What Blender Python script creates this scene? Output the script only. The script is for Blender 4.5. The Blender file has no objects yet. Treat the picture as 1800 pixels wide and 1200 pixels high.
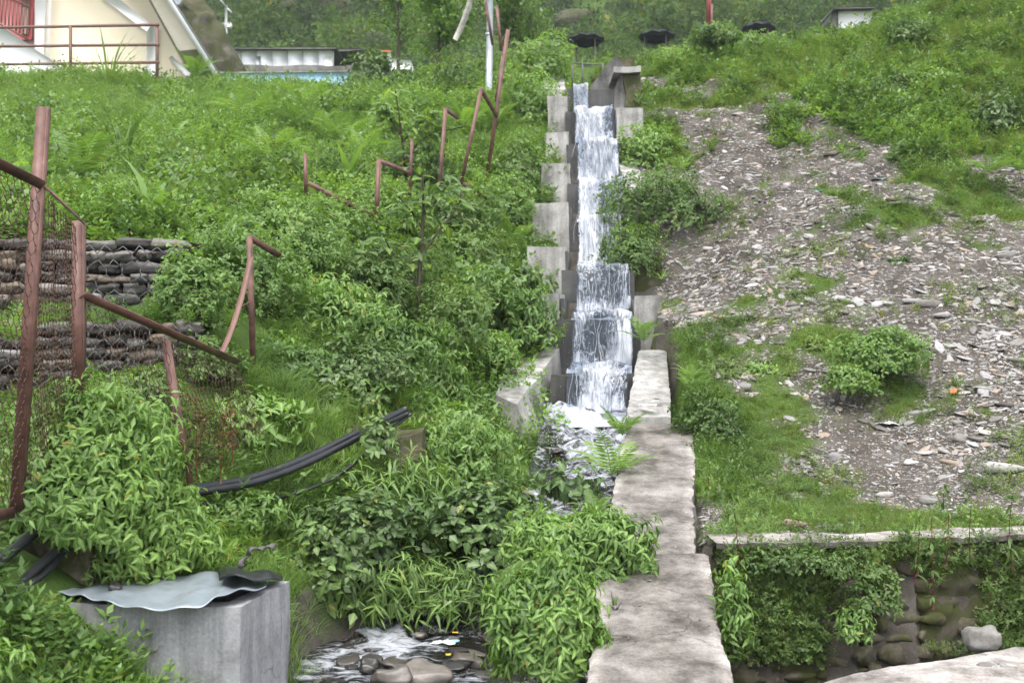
import bpy, math
import numpy as np
from mathutils import Matrix, Vector

rng = np.random.default_rng(11)
PI = math.pi
sc = bpy.context.scene
COL = sc.collection

# ------------------------------------------------------------------ camera, sky, sun, exposure
CAM = np.array((0.0, 0.0, 2.0))
PITCH = math.atan(40 / 1800)
cam_d = bpy.data.cameras.new('camera')
cam_d.sensor_width = 36; cam_d.lens = 36; cam_d.clip_start = 0.05; cam_d.clip_end = 1500
cam = bpy.data.objects.new('camera', cam_d); COL.objects.link(cam)
cam.location = CAM; cam.rotation_euler = (PI / 2 + PITCH, 0, 0)
cam_d.dof.use_dof = True; cam_d.dof.focus_distance = 7.0; cam_d.dof.aperture_fstop = 3.2
sc.camera = cam

SUN_EL, SUN_AZ = 62, -35          # high sun behind thin cloud, to the left and a little behind the camera
world = bpy.data.worlds.new('World'); sc.world = world; world.use_nodes = True
wn = world.node_tree; bg = wn.nodes['Background']
sky = wn.nodes.new('ShaderNodeTexSky'); sky.sky_type = 'NISHITA'; sky.sun_disc = False
sky.sun_elevation = math.radians(SUN_EL); sky.sun_rotation = math.radians(180 + SUN_AZ)
sky.dust_density = 3.0; sky.air_density = 1.0; sky.ozone_density = 1.0
hsv = wn.nodes.new('ShaderNodeHueSaturation'); hsv.inputs['Saturation'].default_value = 0.30
wn.links.new(sky.outputs[0], hsv.inputs['Color']); wn.links.new(hsv.outputs[0], bg.inputs[0])
bg.inputs[1].default_value = 0.15
sun_d = bpy.data.lights.new('sun', 'SUN'); sun_d.energy = 1.5; sun_d.angle = math.radians(22); sun_d.color = (1, 0.965, 0.9)
sun = bpy.data.objects.new('sun', sun_d); COL.objects.link(sun)
sun.rotation_euler = (math.radians(90 - SUN_EL), 0, math.radians(SUN_AZ)); sun.location = (0, 0, 40)
sc.view_settings.view_transform = 'Standard'; sc.view_settings.look = 'None'
sc.view_settings.exposure = 1.48; sc.view_settings.gamma = 1
sc.cycles.use_denoising = True; sc.cycles.use_adaptive_sampling = True; sc.cycles.adaptive_threshold = 0.03
sc.cycles.max_bounces = 4; sc.cycles.diffuse_bounces = 2; sc.cycles.glossy_bounces = 2
sc.cycles.transparent_max_bounces = 12; sc.cycles.transmission_bounces = 3
sc.cycles.caustics_reflective = False; sc.cycles.caustics_refractive = False

# ------------------------------------------------------------------ pixel rays and noise
CT, ST = math.cos(PITCH), math.sin(PITCH)
def at(px, py, d):
    """world point seen at photo pixel (px,py), d metres ahead"""
    u = (px - 900) / 1800; v = (600 - py) / 1800
    y = CT - v * ST; z = ST + v * CT
    return np.array((u / y * d, d, CAM[2] + z / y * d))
def project(P):
    P = np.atleast_2d(P) - CAM
    y = P[:, 1] * CT + P[:, 2] * ST; z = -P[:, 1] * ST + P[:, 2] * CT
    y = np.maximum(y, 1e-3)
    return 900 + P[:, 0] / y * 1800, 600 - z / y * 1800
def inview(P, m=140):
    x, y = project(P)
    return (x > -m) & (x < 1800 + m) & (y > -m) & (y < 1200 + m * 1.2) & (np.atleast_2d(P)[:, 1] > 1)
def snoise(P, f, seed=0, n=7):
    """smooth sum-of-waves noise, about -1..1; P (N,k)"""
    r = np.random.default_rng(1000 + seed)
    P = np.atleast_2d(P); out = np.zeros(len(P))
    for i in range(n):
        k = r.normal(size=P.shape[1]); k *= f * r.uniform(0.6, 1.7) / np.linalg.norm(k)
        out += np.sin(P @ k + r.uniform(0, 6.28))
    return out / math.sqrt(n) * 0.75
def fbm(P, f, seed=0, o=3):
    return sum(snoise(P, f * 2.1 ** i, seed + 17 * i) * 0.5 ** i for i in range(o))
def vnoise(P, f, amp, seed=0):
    return np.stack([fbm(P, f, seed + 50 * i, 2) for i in range(3)], 1) * amp
def lerp(a, b, t): return a + (b - a) * t
def sstep(a, b, x):
    t = np.clip((x - a) / (b - a), 0, 1); return t * t * (3 - 2 * t)

# ------------------------------------------------------------------ materials
MATS = {}
def newmat(name):
    m = bpy.data.materials.new(name); m.use_nodes = True
    nt = m.node_tree; b = nt.nodes['Principled BSDF']
    MATS[name] = m
    return m, nt, b
def N(nt, kind, **kw):
    n = nt.nodes.new(kind)
    for k, v in kw.items(): setattr(n, k, v)
    return n
def ramp(nt, stops, interp='LINEAR'):
    r = N(nt, 'ShaderNodeValToRGB'); cr = r.color_ramp; cr.interpolation = interp
    while len(cr.elements) < len(stops): cr.elements.new(0.5)
    for e, (p, c) in zip(cr.elements, stops):
        e.position = p; e.color = (*c, 1) if len(c) == 3 else c
    return r
def noise_node(nt, scale, detail=4, rough=0.55, dist=0.0, coord='Object', sc3=None, uv=False):
    tc = N(nt, 'ShaderNodeTexCoord'); n = N(nt, 'ShaderNodeTexNoise')
    n.inputs['Scale'].default_value = scale; n.inputs['Detail'].default_value = detail
    n.inputs['Roughness'].default_value = rough; n.inputs['Distortion'].default_value = dist
    if coord == 'World':
        g = N(nt, 'ShaderNodeNewGeometry'); src = g.outputs['Position']
    else: src = tc.outputs[coord]
    if sc3:
        mp = N(nt, 'ShaderNodeMapping'); mp.inputs['Scale'].default_value = sc3
        nt.links.new(src, mp.inputs[0]); src = mp.outputs[0]
    nt.links.new(src, n.inputs['Vector'])
    return n
def mixc(nt, fac, a, b, mode='MIX'):
    m = N(nt, 'ShaderNodeMix'); m.data_type = 'RGBA'; m.blend_type = mode
    for sock, v in ((m.inputs[0], fac), (m.inputs[6], a), (m.inputs[7], b)):
        if hasattr(v, 'links'): nt.links.new(v, sock)
        elif isinstance(v, (int, float)): sock.default_value = v
        else: sock.default_value = (*v, 1)
    return m.outputs[2]
def bump(nt, b, height, strength=0.4, dist=0.02):
    bp = N(nt, 'ShaderNodeBump'); bp.inputs['Strength'].default_value = strength; bp.inputs['Distance'].default_value = dist
    nt.links.new(height, bp.inputs['Height']); nt.links.new(bp.outputs[0], b.inputs['Normal'])
def tintfac(nt):
    a = N(nt, 'ShaderNodeAttribute', attribute_name='tint'); oi = N(nt, 'ShaderNodeObjectInfo')
    s = N(nt, 'ShaderNodeMath', operation='ADD'); nt.links.new(a.outputs['Fac'], s.inputs[0]); nt.links.new(oi.outputs['Random'], s.inputs[1])
    f = N(nt, 'ShaderNodeMath', operation='PINGPONG'); f.inputs[1].default_value = 1.0; nt.links.new(s.outputs[0], f.inputs[0])
    return f.outputs[0]
def cracks(nt, col, scale=1.0, width=0.007, tone=0.55):
    g = N(nt, 'ShaderNodeNewGeometry'); nz = noise_node(nt, 5, 3, .6, 0, 'World'); ad = N(nt, 'ShaderNodeVectorMath', operation='MULTIPLY_ADD'); ad.inputs[1].default_value = (.22, .22, .22)
    nt.links.new(nz.outputs['Color'], ad.inputs[0]); nt.links.new(g.outputs['Position'], ad.inputs[2]); vo = N(nt, 'ShaderNodeTexVoronoi', feature='DISTANCE_TO_EDGE'); vo.inputs['Scale'].default_value = scale; nt.links.new(ad.outputs[0], vo.inputs['Vector'])
    r = ramp(nt, [(0.0, (tone,) * 3), (width, (1, 1, 1))]); nt.links.new(vo.outputs['Distance'], r.inputs[0]); mk_ = noise_node(nt, 1.7, 2, .5, 0, 'World'); mr_ = ramp(nt, [(0.50, (0, 0, 0)), (0.60, (1, 1, 1))]); nt.links.new(mk_.outputs[0], mr_.inputs[0]); return mixc(nt, mr_.outputs[0], col, mixc(nt, 1.0, col, r.outputs[0], 'MULTIPLY'))
def leaf_mat(name, cols, rough=0.42, trans=0.42, spec=0.35):
    m, nt, b = newmat(name)
    cols = [(1.36 * lerp(c[0], 0.58 * c[1], 0.75), 1.25 * c[1], 1.42 * lerp(c[2], 0.31 * c[1], 0.8)) if c[1] > c[0] else c for c in cols]
    r = ramp(nt, [(i / (len(cols) - 1) * .985, c) for i, c in enumerate(cols)] + [(0.996, (0.24, 0.22, 0.05) if name.startswith('leaf') else cols[-1])]); nt.links.new(tintfac(nt), r.inputs[0])
    n = noise_node(nt, 1.1, 2, coord='World'); rr = ramp(nt, [(0.3, (0.68, 0.72, 0.66)), (0.7, (1.22, 1.16, 1.0))]); nt.links.new(n.outputs[0], rr.inputs[0])
    col = mixc(nt, 1.0, r.outputs[0], rr.outputs[0], 'MULTIPLY')
    ra = N(nt, 'ShaderNodeAttribute', attribute_name='rib'); rm = ramp(nt, [(0.0, (0.92, 0.92, 0.92)), (0.62, (1, 1, 1)), (0.86, (1.55, 1.45, 1.35))]); nt.links.new(ra.outputs['Fac'], rm.inputs[0])
    col = mixc(nt, 1.0, col, rm.outputs[0], 'MULTIPLY')
    nt.links.new(col, b.inputs['Base Color']); b.inputs['Roughness'].default_value = rough
    b.inputs['Specular IOR Level'].default_value = spec
    t = N(nt, 'ShaderNodeBsdfTranslucent'); tcol = mixc(nt, 1.0, col, (1.25, 1.35, 0.55), 'MULTIPLY'); nt.links.new(tcol, t.inputs[0])
    mx = N(nt, 'ShaderNodeMixShader'); mx.inputs[0].default_value = trans
    nt.links.new(b.outputs[0], mx.inputs[1]); nt.links.new(t.outputs[0], mx.inputs[2])
    nt.links.new(mx.outputs[0], nt.nodes['Material Output'].inputs[0])
    return m
leaf_mat('leaf_nettle', [(0.035, 0.105, 0.018), (0.065, 0.175, 0.026), (0.10, 0.235, 0.035), (0.15, 0.29, 0.045)])
leaf_mat('leaf_vine', [(0.028, 0.095, 0.024), (0.048, 0.145, 0.034), (0.075, 0.195, 0.045), (0.11, 0.24, 0.05)])
leaf_mat('leaf_dark', [(0.020, 0.062, 0.026), (0.034, 0.095, 0.036), (0.055, 0.130, 0.048), (0.09, 0.175, 0.07)], rough=0.4, trans=0.25)
leaf_mat('leaf_lance', [(0.03, 0.085, 0.016), (0.055, 0.14, 0.024), (0.09, 0.20, 0.035), (0.13, 0.24, 0.05)])
leaf_mat('leaf_small', [(0.028, 0.085, 0.02), (0.05, 0.13, 0.026), (0.08, 0.18, 0.034), (0.12, 0.22, 0.045)])
leaf_mat('leaf_bright', [(0.05, 0.14, 0.02), (0.085, 0.20, 0.026), (0.13, 0.26, 0.035), (0.19, 0.32, 0.05)])
leaf_mat('leaf_fern', [(0.06, 0.16, 0.02), (0.10, 0.22, 0.03), (0.15, 0.28, 0.04)], trans=0.45)
leaf_mat('leaf_sapling', [(0.035, 0.10, 0.035), (0.055, 0.14, 0.04), (0.09, 0.19, 0.035), (0.19, 0.23, 0.03)], rough=0.35)
leaf_mat('leaf_far', [(0.016, 0.042, 0.016), (0.026, 0.064, 0.022), (0.042, 0.092, 0.03), (0.06, 0.12, 0.036)], rough=0.7, spec=0.15)
leaf_mat('leaf_olive', [(0.06, 0.105, 0.025), (0.10, 0.16, 0.03), (0.14, 0.21, 0.035), (0.19, 0.22, 0.06)])
leaf_mat('grass_hill', [(0.06, 0.145, 0.02), (0.095, 0.20, 0.028), (0.14, 0.255, 0.035), (0.18, 0.29, 0.05)], rough=0.55, trans=0.4)
leaf_mat('grass_short', [(0.10, 0.15, 0.022), (0.16, 0.21, 0.03), (0.21, 0.26, 0.045), (0.25, 0.25, 0.08)], rough=0.6, trans=0.4)
leaf_mat('stem_red', [(0.10, 0.022, 0.03), (0.17, 0.03, 0.045), (0.10, 0.045, 0.025)], trans=0.2)
leaf_mat('leaf_dry', [(0.16, 0.08, 0.03), (0.22, 0.11, 0.04), (0.12, 0.06, 0.03)], trans=0.2)
def plain(name, c, rough=0.6, metal=0.0, var=0.15, scale=6, spec=0.4, bmp=0.15):
    m, nt, b = newmat(name)
    n = noise_node(nt, scale, 5); r = ramp(nt, [(0.3, [x * (1 - var) for x in c]), (0.7, [min(1, x * (1 + var)) for x in c])])
    nt.links.new(n.outputs[0], r.inputs[0]); nt.links.new(r.outputs[0], b.inputs['Base Color'])
    b.inputs['Roughness'].default_value = rough; b.inputs['Metallic'].default_value = metal; b.inputs['Specular IOR Level'].default_value = spec
    if bmp: bump(nt, b, n.outputs[0], bmp, 0.01)
    return m
plain('stem', (0.06, 0.075, 0.03), 0.7); plain('bark', (0.07, 0.055, 0.04), 0.85, scale=14, bmp=0.5)
plain('bark_pale', (0.42, 0.40, 0.36), 0.8, var=0.35, scale=9)
plain('pipe', (0.012, 0.013, 0.016), 0.36, spec=0.5, var=0.3, bmp=0.05)
plain('steel_grey', (0.33, 0.36, 0.38), 0.4, 0.3); plain('wire_rust', (0.085, 0.045, 0.032), 0.65, 0.2); plain('wire_grey', (0.11, 0.112, 0.115), 0.6, 0.2)
plain('white_paint', (0.78, 0.78, 0.78), 0.6, var=0.04, scale=1.5, bmp=0.03); plain('cream_paint', (0.74, 0.66, 0.50), 0.7, var=0.04, scale=0.8, bmp=0.03)
plain('soffit', (0.52, 0.49, 0.41), 0.8, var=0.05, scale=1, bmp=0.02)
plain('roof_sheet', (0.25, 0.06, 0.05), 0.5); plain('red_paint', (0.27, 0.05, 0.05), 0.5); plain('rail_brown', (0.16, 0.085, 0.065), 0.55)
plain('white_sheet', (0.70, 0.72, 0.75), 0.35, 0.1, var=0.10, scale=2); plain('blue_paint', (0.34, 0.56, 0.76), 0.6, var=0.12, scale=1.2)
plain('net_black', (0.012, 0.013, 0.016), 0.85, var=0.4, scale=9); plain('dark_void', (0.02, 0.02, 0.02), 0.9)
plain('tile_orange', (0.55, 0.16, 0.06), 0.7); plain('plastic_white', (0.75, 0.77, 0.8), 0.35, var=0.06); plain('plastic_blue', (0.25, 0.50, 0.58), 0.4)
plain('plastic_yellow', (0.65, 0.38, 0.04), 0.4); plain('plastic_black', (0.02, 0.02, 0.025), 0.3); plain('slate_dark', (0.10, 0.095, 0.09), 0.7, var=0.3)
# painted rusty angle iron
m, nt, b = newmat('iron')
n = noise_node(nt, 9, 6); r = ramp(nt, [(0.3, (0.045, 0.022, 0.018)), (0.45, (0.115, 0.052, 0.04)), (0.6, (0.155, 0.075, 0.058)), (0.75, (0.20, 0.115, 0.09))]); nt.links.new(n.outputs[0], r.inputs[0])
n2 = noise_node(nt, 60, 3); c = mixc(nt, 0.25, r.outputs[0], n2.outputs[0], 'OVERLAY'); nt.links.new(c, b.inputs['Base Color']); b.inputs['Roughness'].default_value = 0.55; bump(nt, b, n2.outputs[0], 0.15, 0.003)
# galvanised sheet
m, nt, b = newmat('galvanised')
n = noise_node(nt, 7, 6, 0.65); r = ramp(nt, [(0.3, (0.24, 0.275, 0.31)), (0.55, (0.36, 0.41, 0.46)), (0.68, (0.30, 0.33, 0.36)), (0.78, (0.17, 0.115, 0.08))]); nt.links.new(n.outputs[0], r.inputs[0])
nt.links.new(r.outputs[0], b.inputs['Base Color']); b.inputs['Roughness'].default_value = 0.48; b.inputs['Metallic'].default_value = 0.55
# concretes
def concrete(name, light, mid, dark, streak=True, moss=0.0, wet=False):
    m, nt, b = newmat(name)
    n = noise_node(nt, 2.6, 6, 0.68, 0.15, 'World'); r = ramp(nt, [(0.3, [x * .86 for x in dark]), (0.48, [x * .86 for x in mid]), (0.68, [x * .86 for x in light])]); nt.links.new(n.outputs[0], r.inputs[0])
    col = r.outputs[0]
    if streak:
        s = noise_node(nt, 3.0, 5, 0.6, 0.3, 'World', (3.6, 3.6, 0.35)); sr = ramp(nt, [(0.35, (0.50, 0.49, 0.47)), (0.6, (1.05, 1.05, 1.05))]); nt.links.new(s.outputs[0], sr.inputs[0])
        col = mixc(nt, 0.75, col, sr.outputs[0], 'MULTIPLY')
    g = noise_node(nt, 55, 5, 0.7, 0, 'World'); gr = ramp(nt, [(0.3, (0.72, 0.72, 0.72)), (0.7, (1.2, 1.2, 1.2))]); nt.links.new(g.outputs[0], gr.inputs[0])
    col = mixc(nt, 0.8, col, gr.outputs[0], 'MULTIPLY')
    if name in ('concrete', 'concrete_tank'): col = cracks(nt, col)
    if moss:
        mo = noise_node(nt, 4.5, 6, 0.7, 0.4, 'World'); mr = ramp(nt, [(0.5 - moss * 0.3, (0, 0, 0)), (0.62 - moss * 0.2, (1, 1, 1))]); nt.links.new(mo.outputs[0], mr.inputs[0])
        col = mixc(nt, mr.outputs[0], col, (0.052, 0.058, 0.017))
    nt.links.new(col, b.inputs['Base Color']); b.inputs['Roughness'].default_value = 0.35 if wet else 0.85; b.inputs['Specular IOR Level'].default_value = 0.5 if wet else 0.25
    bump(nt, b, g.outputs[0], 0.5, 0.006)
concrete('concrete', (0.54, 0.53, 0.51), (0.38, 0.37, 0.355), (0.18, 0.175, 0.165))
concrete('concrete_tank', (0.46, 0.465, 0.48), (0.35, 0.355, 0.37), (0.20, 0.20, 0.205))
concrete('concrete_wet', (0.11, 0.105, 0.10), (0.06, 0.058, 0.055), (0.028, 0.028, 0.027), wet=True)
concrete('concrete_stone', (0.30, 0.27, 0.23), (0.20, 0.18, 0.15), (0.09, 0.085, 0.07), moss=0.55)
concrete('mortar_moss', (0.17, 0.145, 0.115), (0.10, 0.085, 0.066), (0.04, 0.036, 0.028), streak=False, moss=0.4)
concrete('stone_moss', (0.26, 0.215, 0.175), (0.15, 0.125, 0.10), (0.06, 0.052, 0.041), streak=False, moss=0.3)
concrete('stone_gabion', (0.33, 0.32, 0.30), (0.22, 0.21, 0.195), (0.11, 0.105, 0.095), streak=False)
concrete('rock_face', (0.17, 0.15, 0.13), (0.10, 0.085, 0.075), (0.035, 0.035, 0.03), streak=False, moss=0.35)
# ramp top: pale worn edges, brown film along the middle (worn and dirty where feet pass)
m, nt, b = newmat('concrete_path')
n = noise_node(nt, 3.4, 8, 0.74, 0.0, 'World', (1, 1.25, 1)); r = ramp(nt, [(0.37, (0.095, 0.087, 0.080)), (0.46, (0.18, 0.168, 0.157)), (0.55, (0.29, 0.275, 0.262)), (0.68, (0.42, 0.405, 0.395))]); nt.links.new(n.outputs[0], r.inputs[0])
a = N(nt, 'ShaderNodeAttribute', attribute_name='tint'); er = ramp(nt, [(0.0, (1.25, 1.22, 1.2)), (0.12, (1.18, 1.15, 1.12)), (0.3, (0.78, 0.76, 0.74)), (1, (0.72, 0.70, 0.67))])
ad = N(nt, 'ShaderNodeMath', operation='MULTIPLY_ADD'); ad.inputs[1].default_value = 0.5; nt.links.new(n.outputs[0], ad.inputs[0]); 
sb = N(nt, 'ShaderNodeMath', operation='SUBTRACT'); sb.inputs[1].default_value = 0.25; nt.links.new(a.outputs['Fac'], sb.inputs[0]); nt.links.new(sb.outputs[0], ad.inputs[2])
nt.links.new(ad.outputs[0], er.inputs[0]); col = mixc(nt, 1.0, r.outputs[0], er.outputs[0], 'MULTIPLY')
g = noise_node(nt, 70, 5, 0.75, 0, 'World'); gr = ramp(nt, [(0.3, (0.6, 0.6, 0.6)), (0.7, (1.3, 1.3, 1.3))]); nt.links.new(g.outputs[0], gr.inputs[0])
col = cracks(nt, mixc(nt, 0.8, col, gr.outputs[0], 'MULTIPLY'), 1.1, .008, .45); nt.links.new(col, b.inputs['Base Color']); b.inputs['Roughness'].default_value = 0.9; b.inputs['Specular IOR Level'].default_value = 0.2
bump(nt, b, g.outputs[0], 0.7, 0.008)
# loose stone: tone by piece
def stone_mat(name, stops, wet=False):
    m, nt, b = newmat(name)
    r = ramp(nt, stops); nt.links.new(tintfac(nt), r.inputs[0])
    n = noise_node(nt, 26, 5, 0.7, 0, 'World', (1, 1, 2.5)); gr = ramp(nt, [(0.3, (0.68, 0.68, 0.68)), (0.7, (1.2, 1.2, 1.2))]); nt.links.new(n.outputs[0], gr.inputs[0])
    col = mixc(nt, 0.9, r.outputs[0], gr.outputs[0], 'MULTIPLY'); nt.links.new(col, b.inputs['Base Color'])
    b.inputs['Roughness'].default_value = 0.3 if wet else 0.75; b.inputs['Specular IOR Level'].default_value = 0.5 if wet else 0.3
    bump(nt, b, n.outputs[0], 0.4, 0.008)
stone_mat('slate', [(0.0, (0.10, 0.09, 0.08)), (0.25, (0.19, 0.177, 0.165)), (0.5, (0.26, 0.252, 0.246)), (0.7, (0.33, 0.323, 0.32)), (0.86, (0.27, 0.205, 0.15)), (1.0, (0.46, 0.45, 0.44))])
stone_mat('river_stone', [(0.0, (0.025, 0.023, 0.021)), (0.4, (0.055, 0.05, 0.045)), (0.7, (0.095, 0.083, 0.072)), (1.0, (0.16, 0.14, 0.12))], True)
stone_mat('gabion_stone', [(0.0, (0.045, 0.042, 0.038)), (0.4, (0.09, 0.085, 0.078)), (0.7, (0.145, 0.138, 0.13)), (0.9, (0.16, 0.125, 0.09)), (1.0, (0.23, 0.22, 0.21))])
# ground: soil / turf by the sheet's own cover attribute
m, nt, b = newmat('ground')
n = noise_node(nt, 3, 8, 0.65, 0.3, 'World'); so = ramp(nt, [(0.32, (0.042, 0.036, 0.030)), (0.5, (0.08, 0.070, 0.060)), (0.68, (0.14, 0.126, 0.113))]); nt.links.new(n.outputs[0], so.inputs[0])
tu = ramp(nt, [(0.3, (0.035, 0.065, 0.014)), (0.55, (0.06, 0.105, 0.02)), (0.75, (0.085, 0.125, 0.03))]); nt.links.new(n.outputs[0], tu.inputs[0])
a = N(nt, 'ShaderNodeAttribute', attribute_name='tint'); col = mixc(nt, a.outputs['Fac'], so.outputs[0], tu.outputs[0])
nt.links.new(col, b.inputs['Base Color']); b.inputs['Roughness'].default_value = 0.95; b.inputs['Specular IOR Level'].default_value = 0.15
g = noise_node(nt, 30, 6, 0.7, 0, 'World'); bump(nt, b, g.outputs[0], 0.8, 0.03)
# white water sheet with holes; uv.x across, uv.y along the fall
def whitewater(name, lo, hi, sx, sy, dist, body=0.0):
    m, nt, b = newmat(name)
    tc = N(nt, 'ShaderNodeTexCoord'); mp = N(nt, 'ShaderNodeMapping'); mp.inputs['Scale'].default_value = (sx, sy, 1); nt.links.new(tc.outputs['UV'], mp.inputs[0])
    n = N(nt, 'ShaderNodeTexNoise'); n.inputs['Scale'].default_value = 1; n.inputs['Detail'].default_value = 5; n.inputs['Roughness'].default_value = 0.6; n.inputs['Distortion'].default_value = dist
    nt.links.new(mp.outputs[0], n.inputs['Vector'])
    a = N(nt, 'ShaderNodeAttribute', attribute_name='tint'); s = N(nt, 'ShaderNodeMath', operation='ADD'); nt.links.new(n.outputs[0], s.inputs[0]); nt.links.new(a.outputs['Fac'], s.inputs[1])
    r = ramp(nt, [(lo, (body,) * 3), (hi, (1, 1, 1))]); nt.links.new(s.outputs[0], r.inputs[0])
    b.inputs['Base Color'].default_value = (0.42, 0.44, 0.485, 1); b.inputs['Roughness'].default_value = 0.35
    bump(nt, b, n.outputs[0], 0.6, 0.03)
    t = N(nt, 'ShaderNodeBsdfTransparent'); t.inputs[0].default_value = (0.86, 0.89, 0.92, 1)
    mx = N(nt, 'ShaderNodeMixShader'); nt.links.new(r.outputs[0], mx.inputs[0]); nt.links.new(t.outputs[0], mx.inputs[1]); nt.links.new(b.outputs[0], mx.inputs[2])
    nt.links.new(mx.outputs[0], nt.nodes['Material Output'].inputs[0])
whitewater('fall_sheet', 0.42, 0.65, 17, 2.4, 1.6, 0.02); whitewater('fall_froth', 0.39, 0.62, 9, 6.0, 2.2, 0.06)
m, nt, b = newmat('foam'); b.inputs['Base Color'].default_value = (0.42, 0.44, 0.485, 1); b.inputs['Roughness'].default_value = 0.4
n = noise_node(nt, 35, 4, coord='World'); bump(nt, b, n.outputs[0], 0.6, 0.02)
# running water: dark, glossy, foam where it is broken
m, nt, b = newmat('water')
n = noise_node(nt, 5.5, 7, 0.68, 1.2, 'World', (1, 2.0, 1)); a = N(nt, 'ShaderNodeAttribute', attribute_name='tint'); s = N(nt, 'ShaderNodeMath', operation='ADD'); nt.links.new(n.outputs[0], s.inputs[0]); nt.links.new(a.outputs['Fac'], s.inputs[1])
r = ramp(nt, [(0.56, (0, 0, 0)), (0.74, (1, 1, 1))]); nt.links.new(s.outputs[0], r.inputs[0])
w = N(nt, 'ShaderNodeBsdfGlossy'); w.inputs['Roughness'].default_value = 0.08; w.inputs[0].default_value = (0.9, 0.93, 1, 1)
tr = N(nt, 'ShaderNodeBsdfTransparent'); tr.inputs[0].default_value = (0.62, 0.60, 0.56, 1)
fr = N(nt, 'ShaderNodeFresnel'); fr.inputs[0].default_value = 1.33
mx = N(nt, 'ShaderNodeMixShader'); nt.links.new(fr.outputs[0], mx.inputs[0]); nt.links.new(tr.outputs[0], mx.inputs[1]); nt.links.new(w.outputs[0], mx.inputs[2])
b.inputs['Base Color'].default_value = (0.40, 0.42, 0.46, 1); b.inputs['Roughness'].default_value = 0.4
mx2 = N(nt, 'ShaderNodeMixShader'); nt.links.new(r.outputs[0], mx2.inputs[0]); nt.links.new(mx.outputs[0], mx2.inputs[1]); nt.links.new(b.outputs[0], mx2.inputs[2]); nt.links.new(mx2.outputs[0], nt.nodes['Material Output'].inputs[0])
bp = N(nt, 'ShaderNodeBump'); bp.inputs['Strength'].default_value = 0.5; bp.inputs['Distance'].default_value = 0.04; nt.links.new(n.outputs[0], bp.inputs['Height'])
for k in (w, b, fr): nt.links.new(bp.outputs[0], k.inputs['Normal'])

# ------------------------------------------------------------------ mesh helpers
ORI = {}
RIB8 = np.array((1, 0, 1, 0, 0, 1, 0, 1.0))
def fast_mesh(name, V, F, mat, tint=None, smooth=False, uv=None, rib=None):
    """F: (n,k) array or list of such arrays"""
    if isinstance(F, np.ndarray): F = [F]
    F = [np.asarray(f, dtype=np.int32) for f in F if len(f)]
    me = bpy.data.meshes.new(name)
    V = np.asarray(V, dtype=np.float32)
    me.vertices.add(len(V)); me.vertices.foreach_set('co', V.ravel())
    li = np.concatenate([f.ravel() for f in F]); tot = np.concatenate([np.full(len(f), f.shape[1], np.int32) for f in F])
    st = np.concatenate(([0], np.cumsum(tot)[:-1])).astype(np.int32)
    me.loops.add(len(li)); me.loops.foreach_set('vertex_index', li)
    me.polygons.add(len(tot)); me.polygons.foreach_set('loop_start', st); me.polygons.foreach_set('loop_total', tot)
    me.update(calc_edges=True)
    if smooth: me.polygons.foreach_set('use_smooth', np.ones(len(tot), bool))
    if tint is not None:
        at_ = me.attributes.new('tint', 'FLOAT', 'POINT'); at_.data.foreach_set('value', np.asarray(tint, np.float32))
    if rib is not None:
        at_ = me.attributes.new('rib', 'FLOAT', 'POINT'); at_.data.foreach_set('value', np.asarray(rib, np.float32))
    if uv is not None:
        u = me.uv_layers.new(name='UVMap'); u.data.foreach_set('uv', np.asarray(uv, np.float32)[li].ravel())
    if mat: me.materials.append(MATS[mat])
    return me
def tag(o, label=None, cat=None, group=None, kind=None):
    for k, v in (('label', label), ('category', cat), ('group', group), ('kind', kind)):
        if v: o[k] = v
    return o
def thing(name, label, cat, loc, group=None):
    o = bpy.data.objects.new(name, None); COL.objects.link(o); o.location = [float(x) for x in loc]; o.empty_display_size = 0.1
    ORI[o] = np.array([float(x) for x in loc]); return tag(o, label, cat, group)
def mk(name, V, F, mat, parent=None, tint=None, smooth=False, uv=None, kind=None, rib=None):
    """one mesh object; V in world coordinates"""
    V = np.asarray(V, dtype=float)
    if parent is None:
        o0 = np.array(((V[:, 0].min() + V[:, 0].max()) / 2, (V[:, 1].min() + V[:, 1].max()) / 2, V[:, 2].min()))
    else: o0 = ORI[parent]
    me = fast_mesh(name, V - o0, F, mat, tint, smooth, uv, rib)
    o = bpy.data.objects.new(name, me); COL.objects.link(o)
    if parent is None: o.location = o0
    else: o.parent = parent
    ORI[o] = o0
    if kind: o['kind'] = kind
    return o
def put(name, me, M, parent=None):
    """shared mesh at world matrix M (4x4 array); parent holds only a translation"""
    o = bpy.data.objects.new(name, me); COL.objects.link(o)
    M = np.array(M, dtype=float)
    if parent is not None: o.parent = parent; M[:3, 3] -= ORI[parent]
    o.matrix_basis = Matrix(M.tolist()); return o
def join(parts):
    """[(V, F or [F..])] -> V, [tri, quad]"""
    Vs, by, off = [], {}, 0
    for V, F in parts:
        for f in (F if isinstance(F, list) else [F]):
            f = np.asarray(f)
            if len(f): by.setdefault(f.shape[1], []).append(f + off)
        Vs.append(np.asarray(V)); off += len(V)
    return np.concatenate(Vs), [np.concatenate(v) for v in by.values()]
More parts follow.
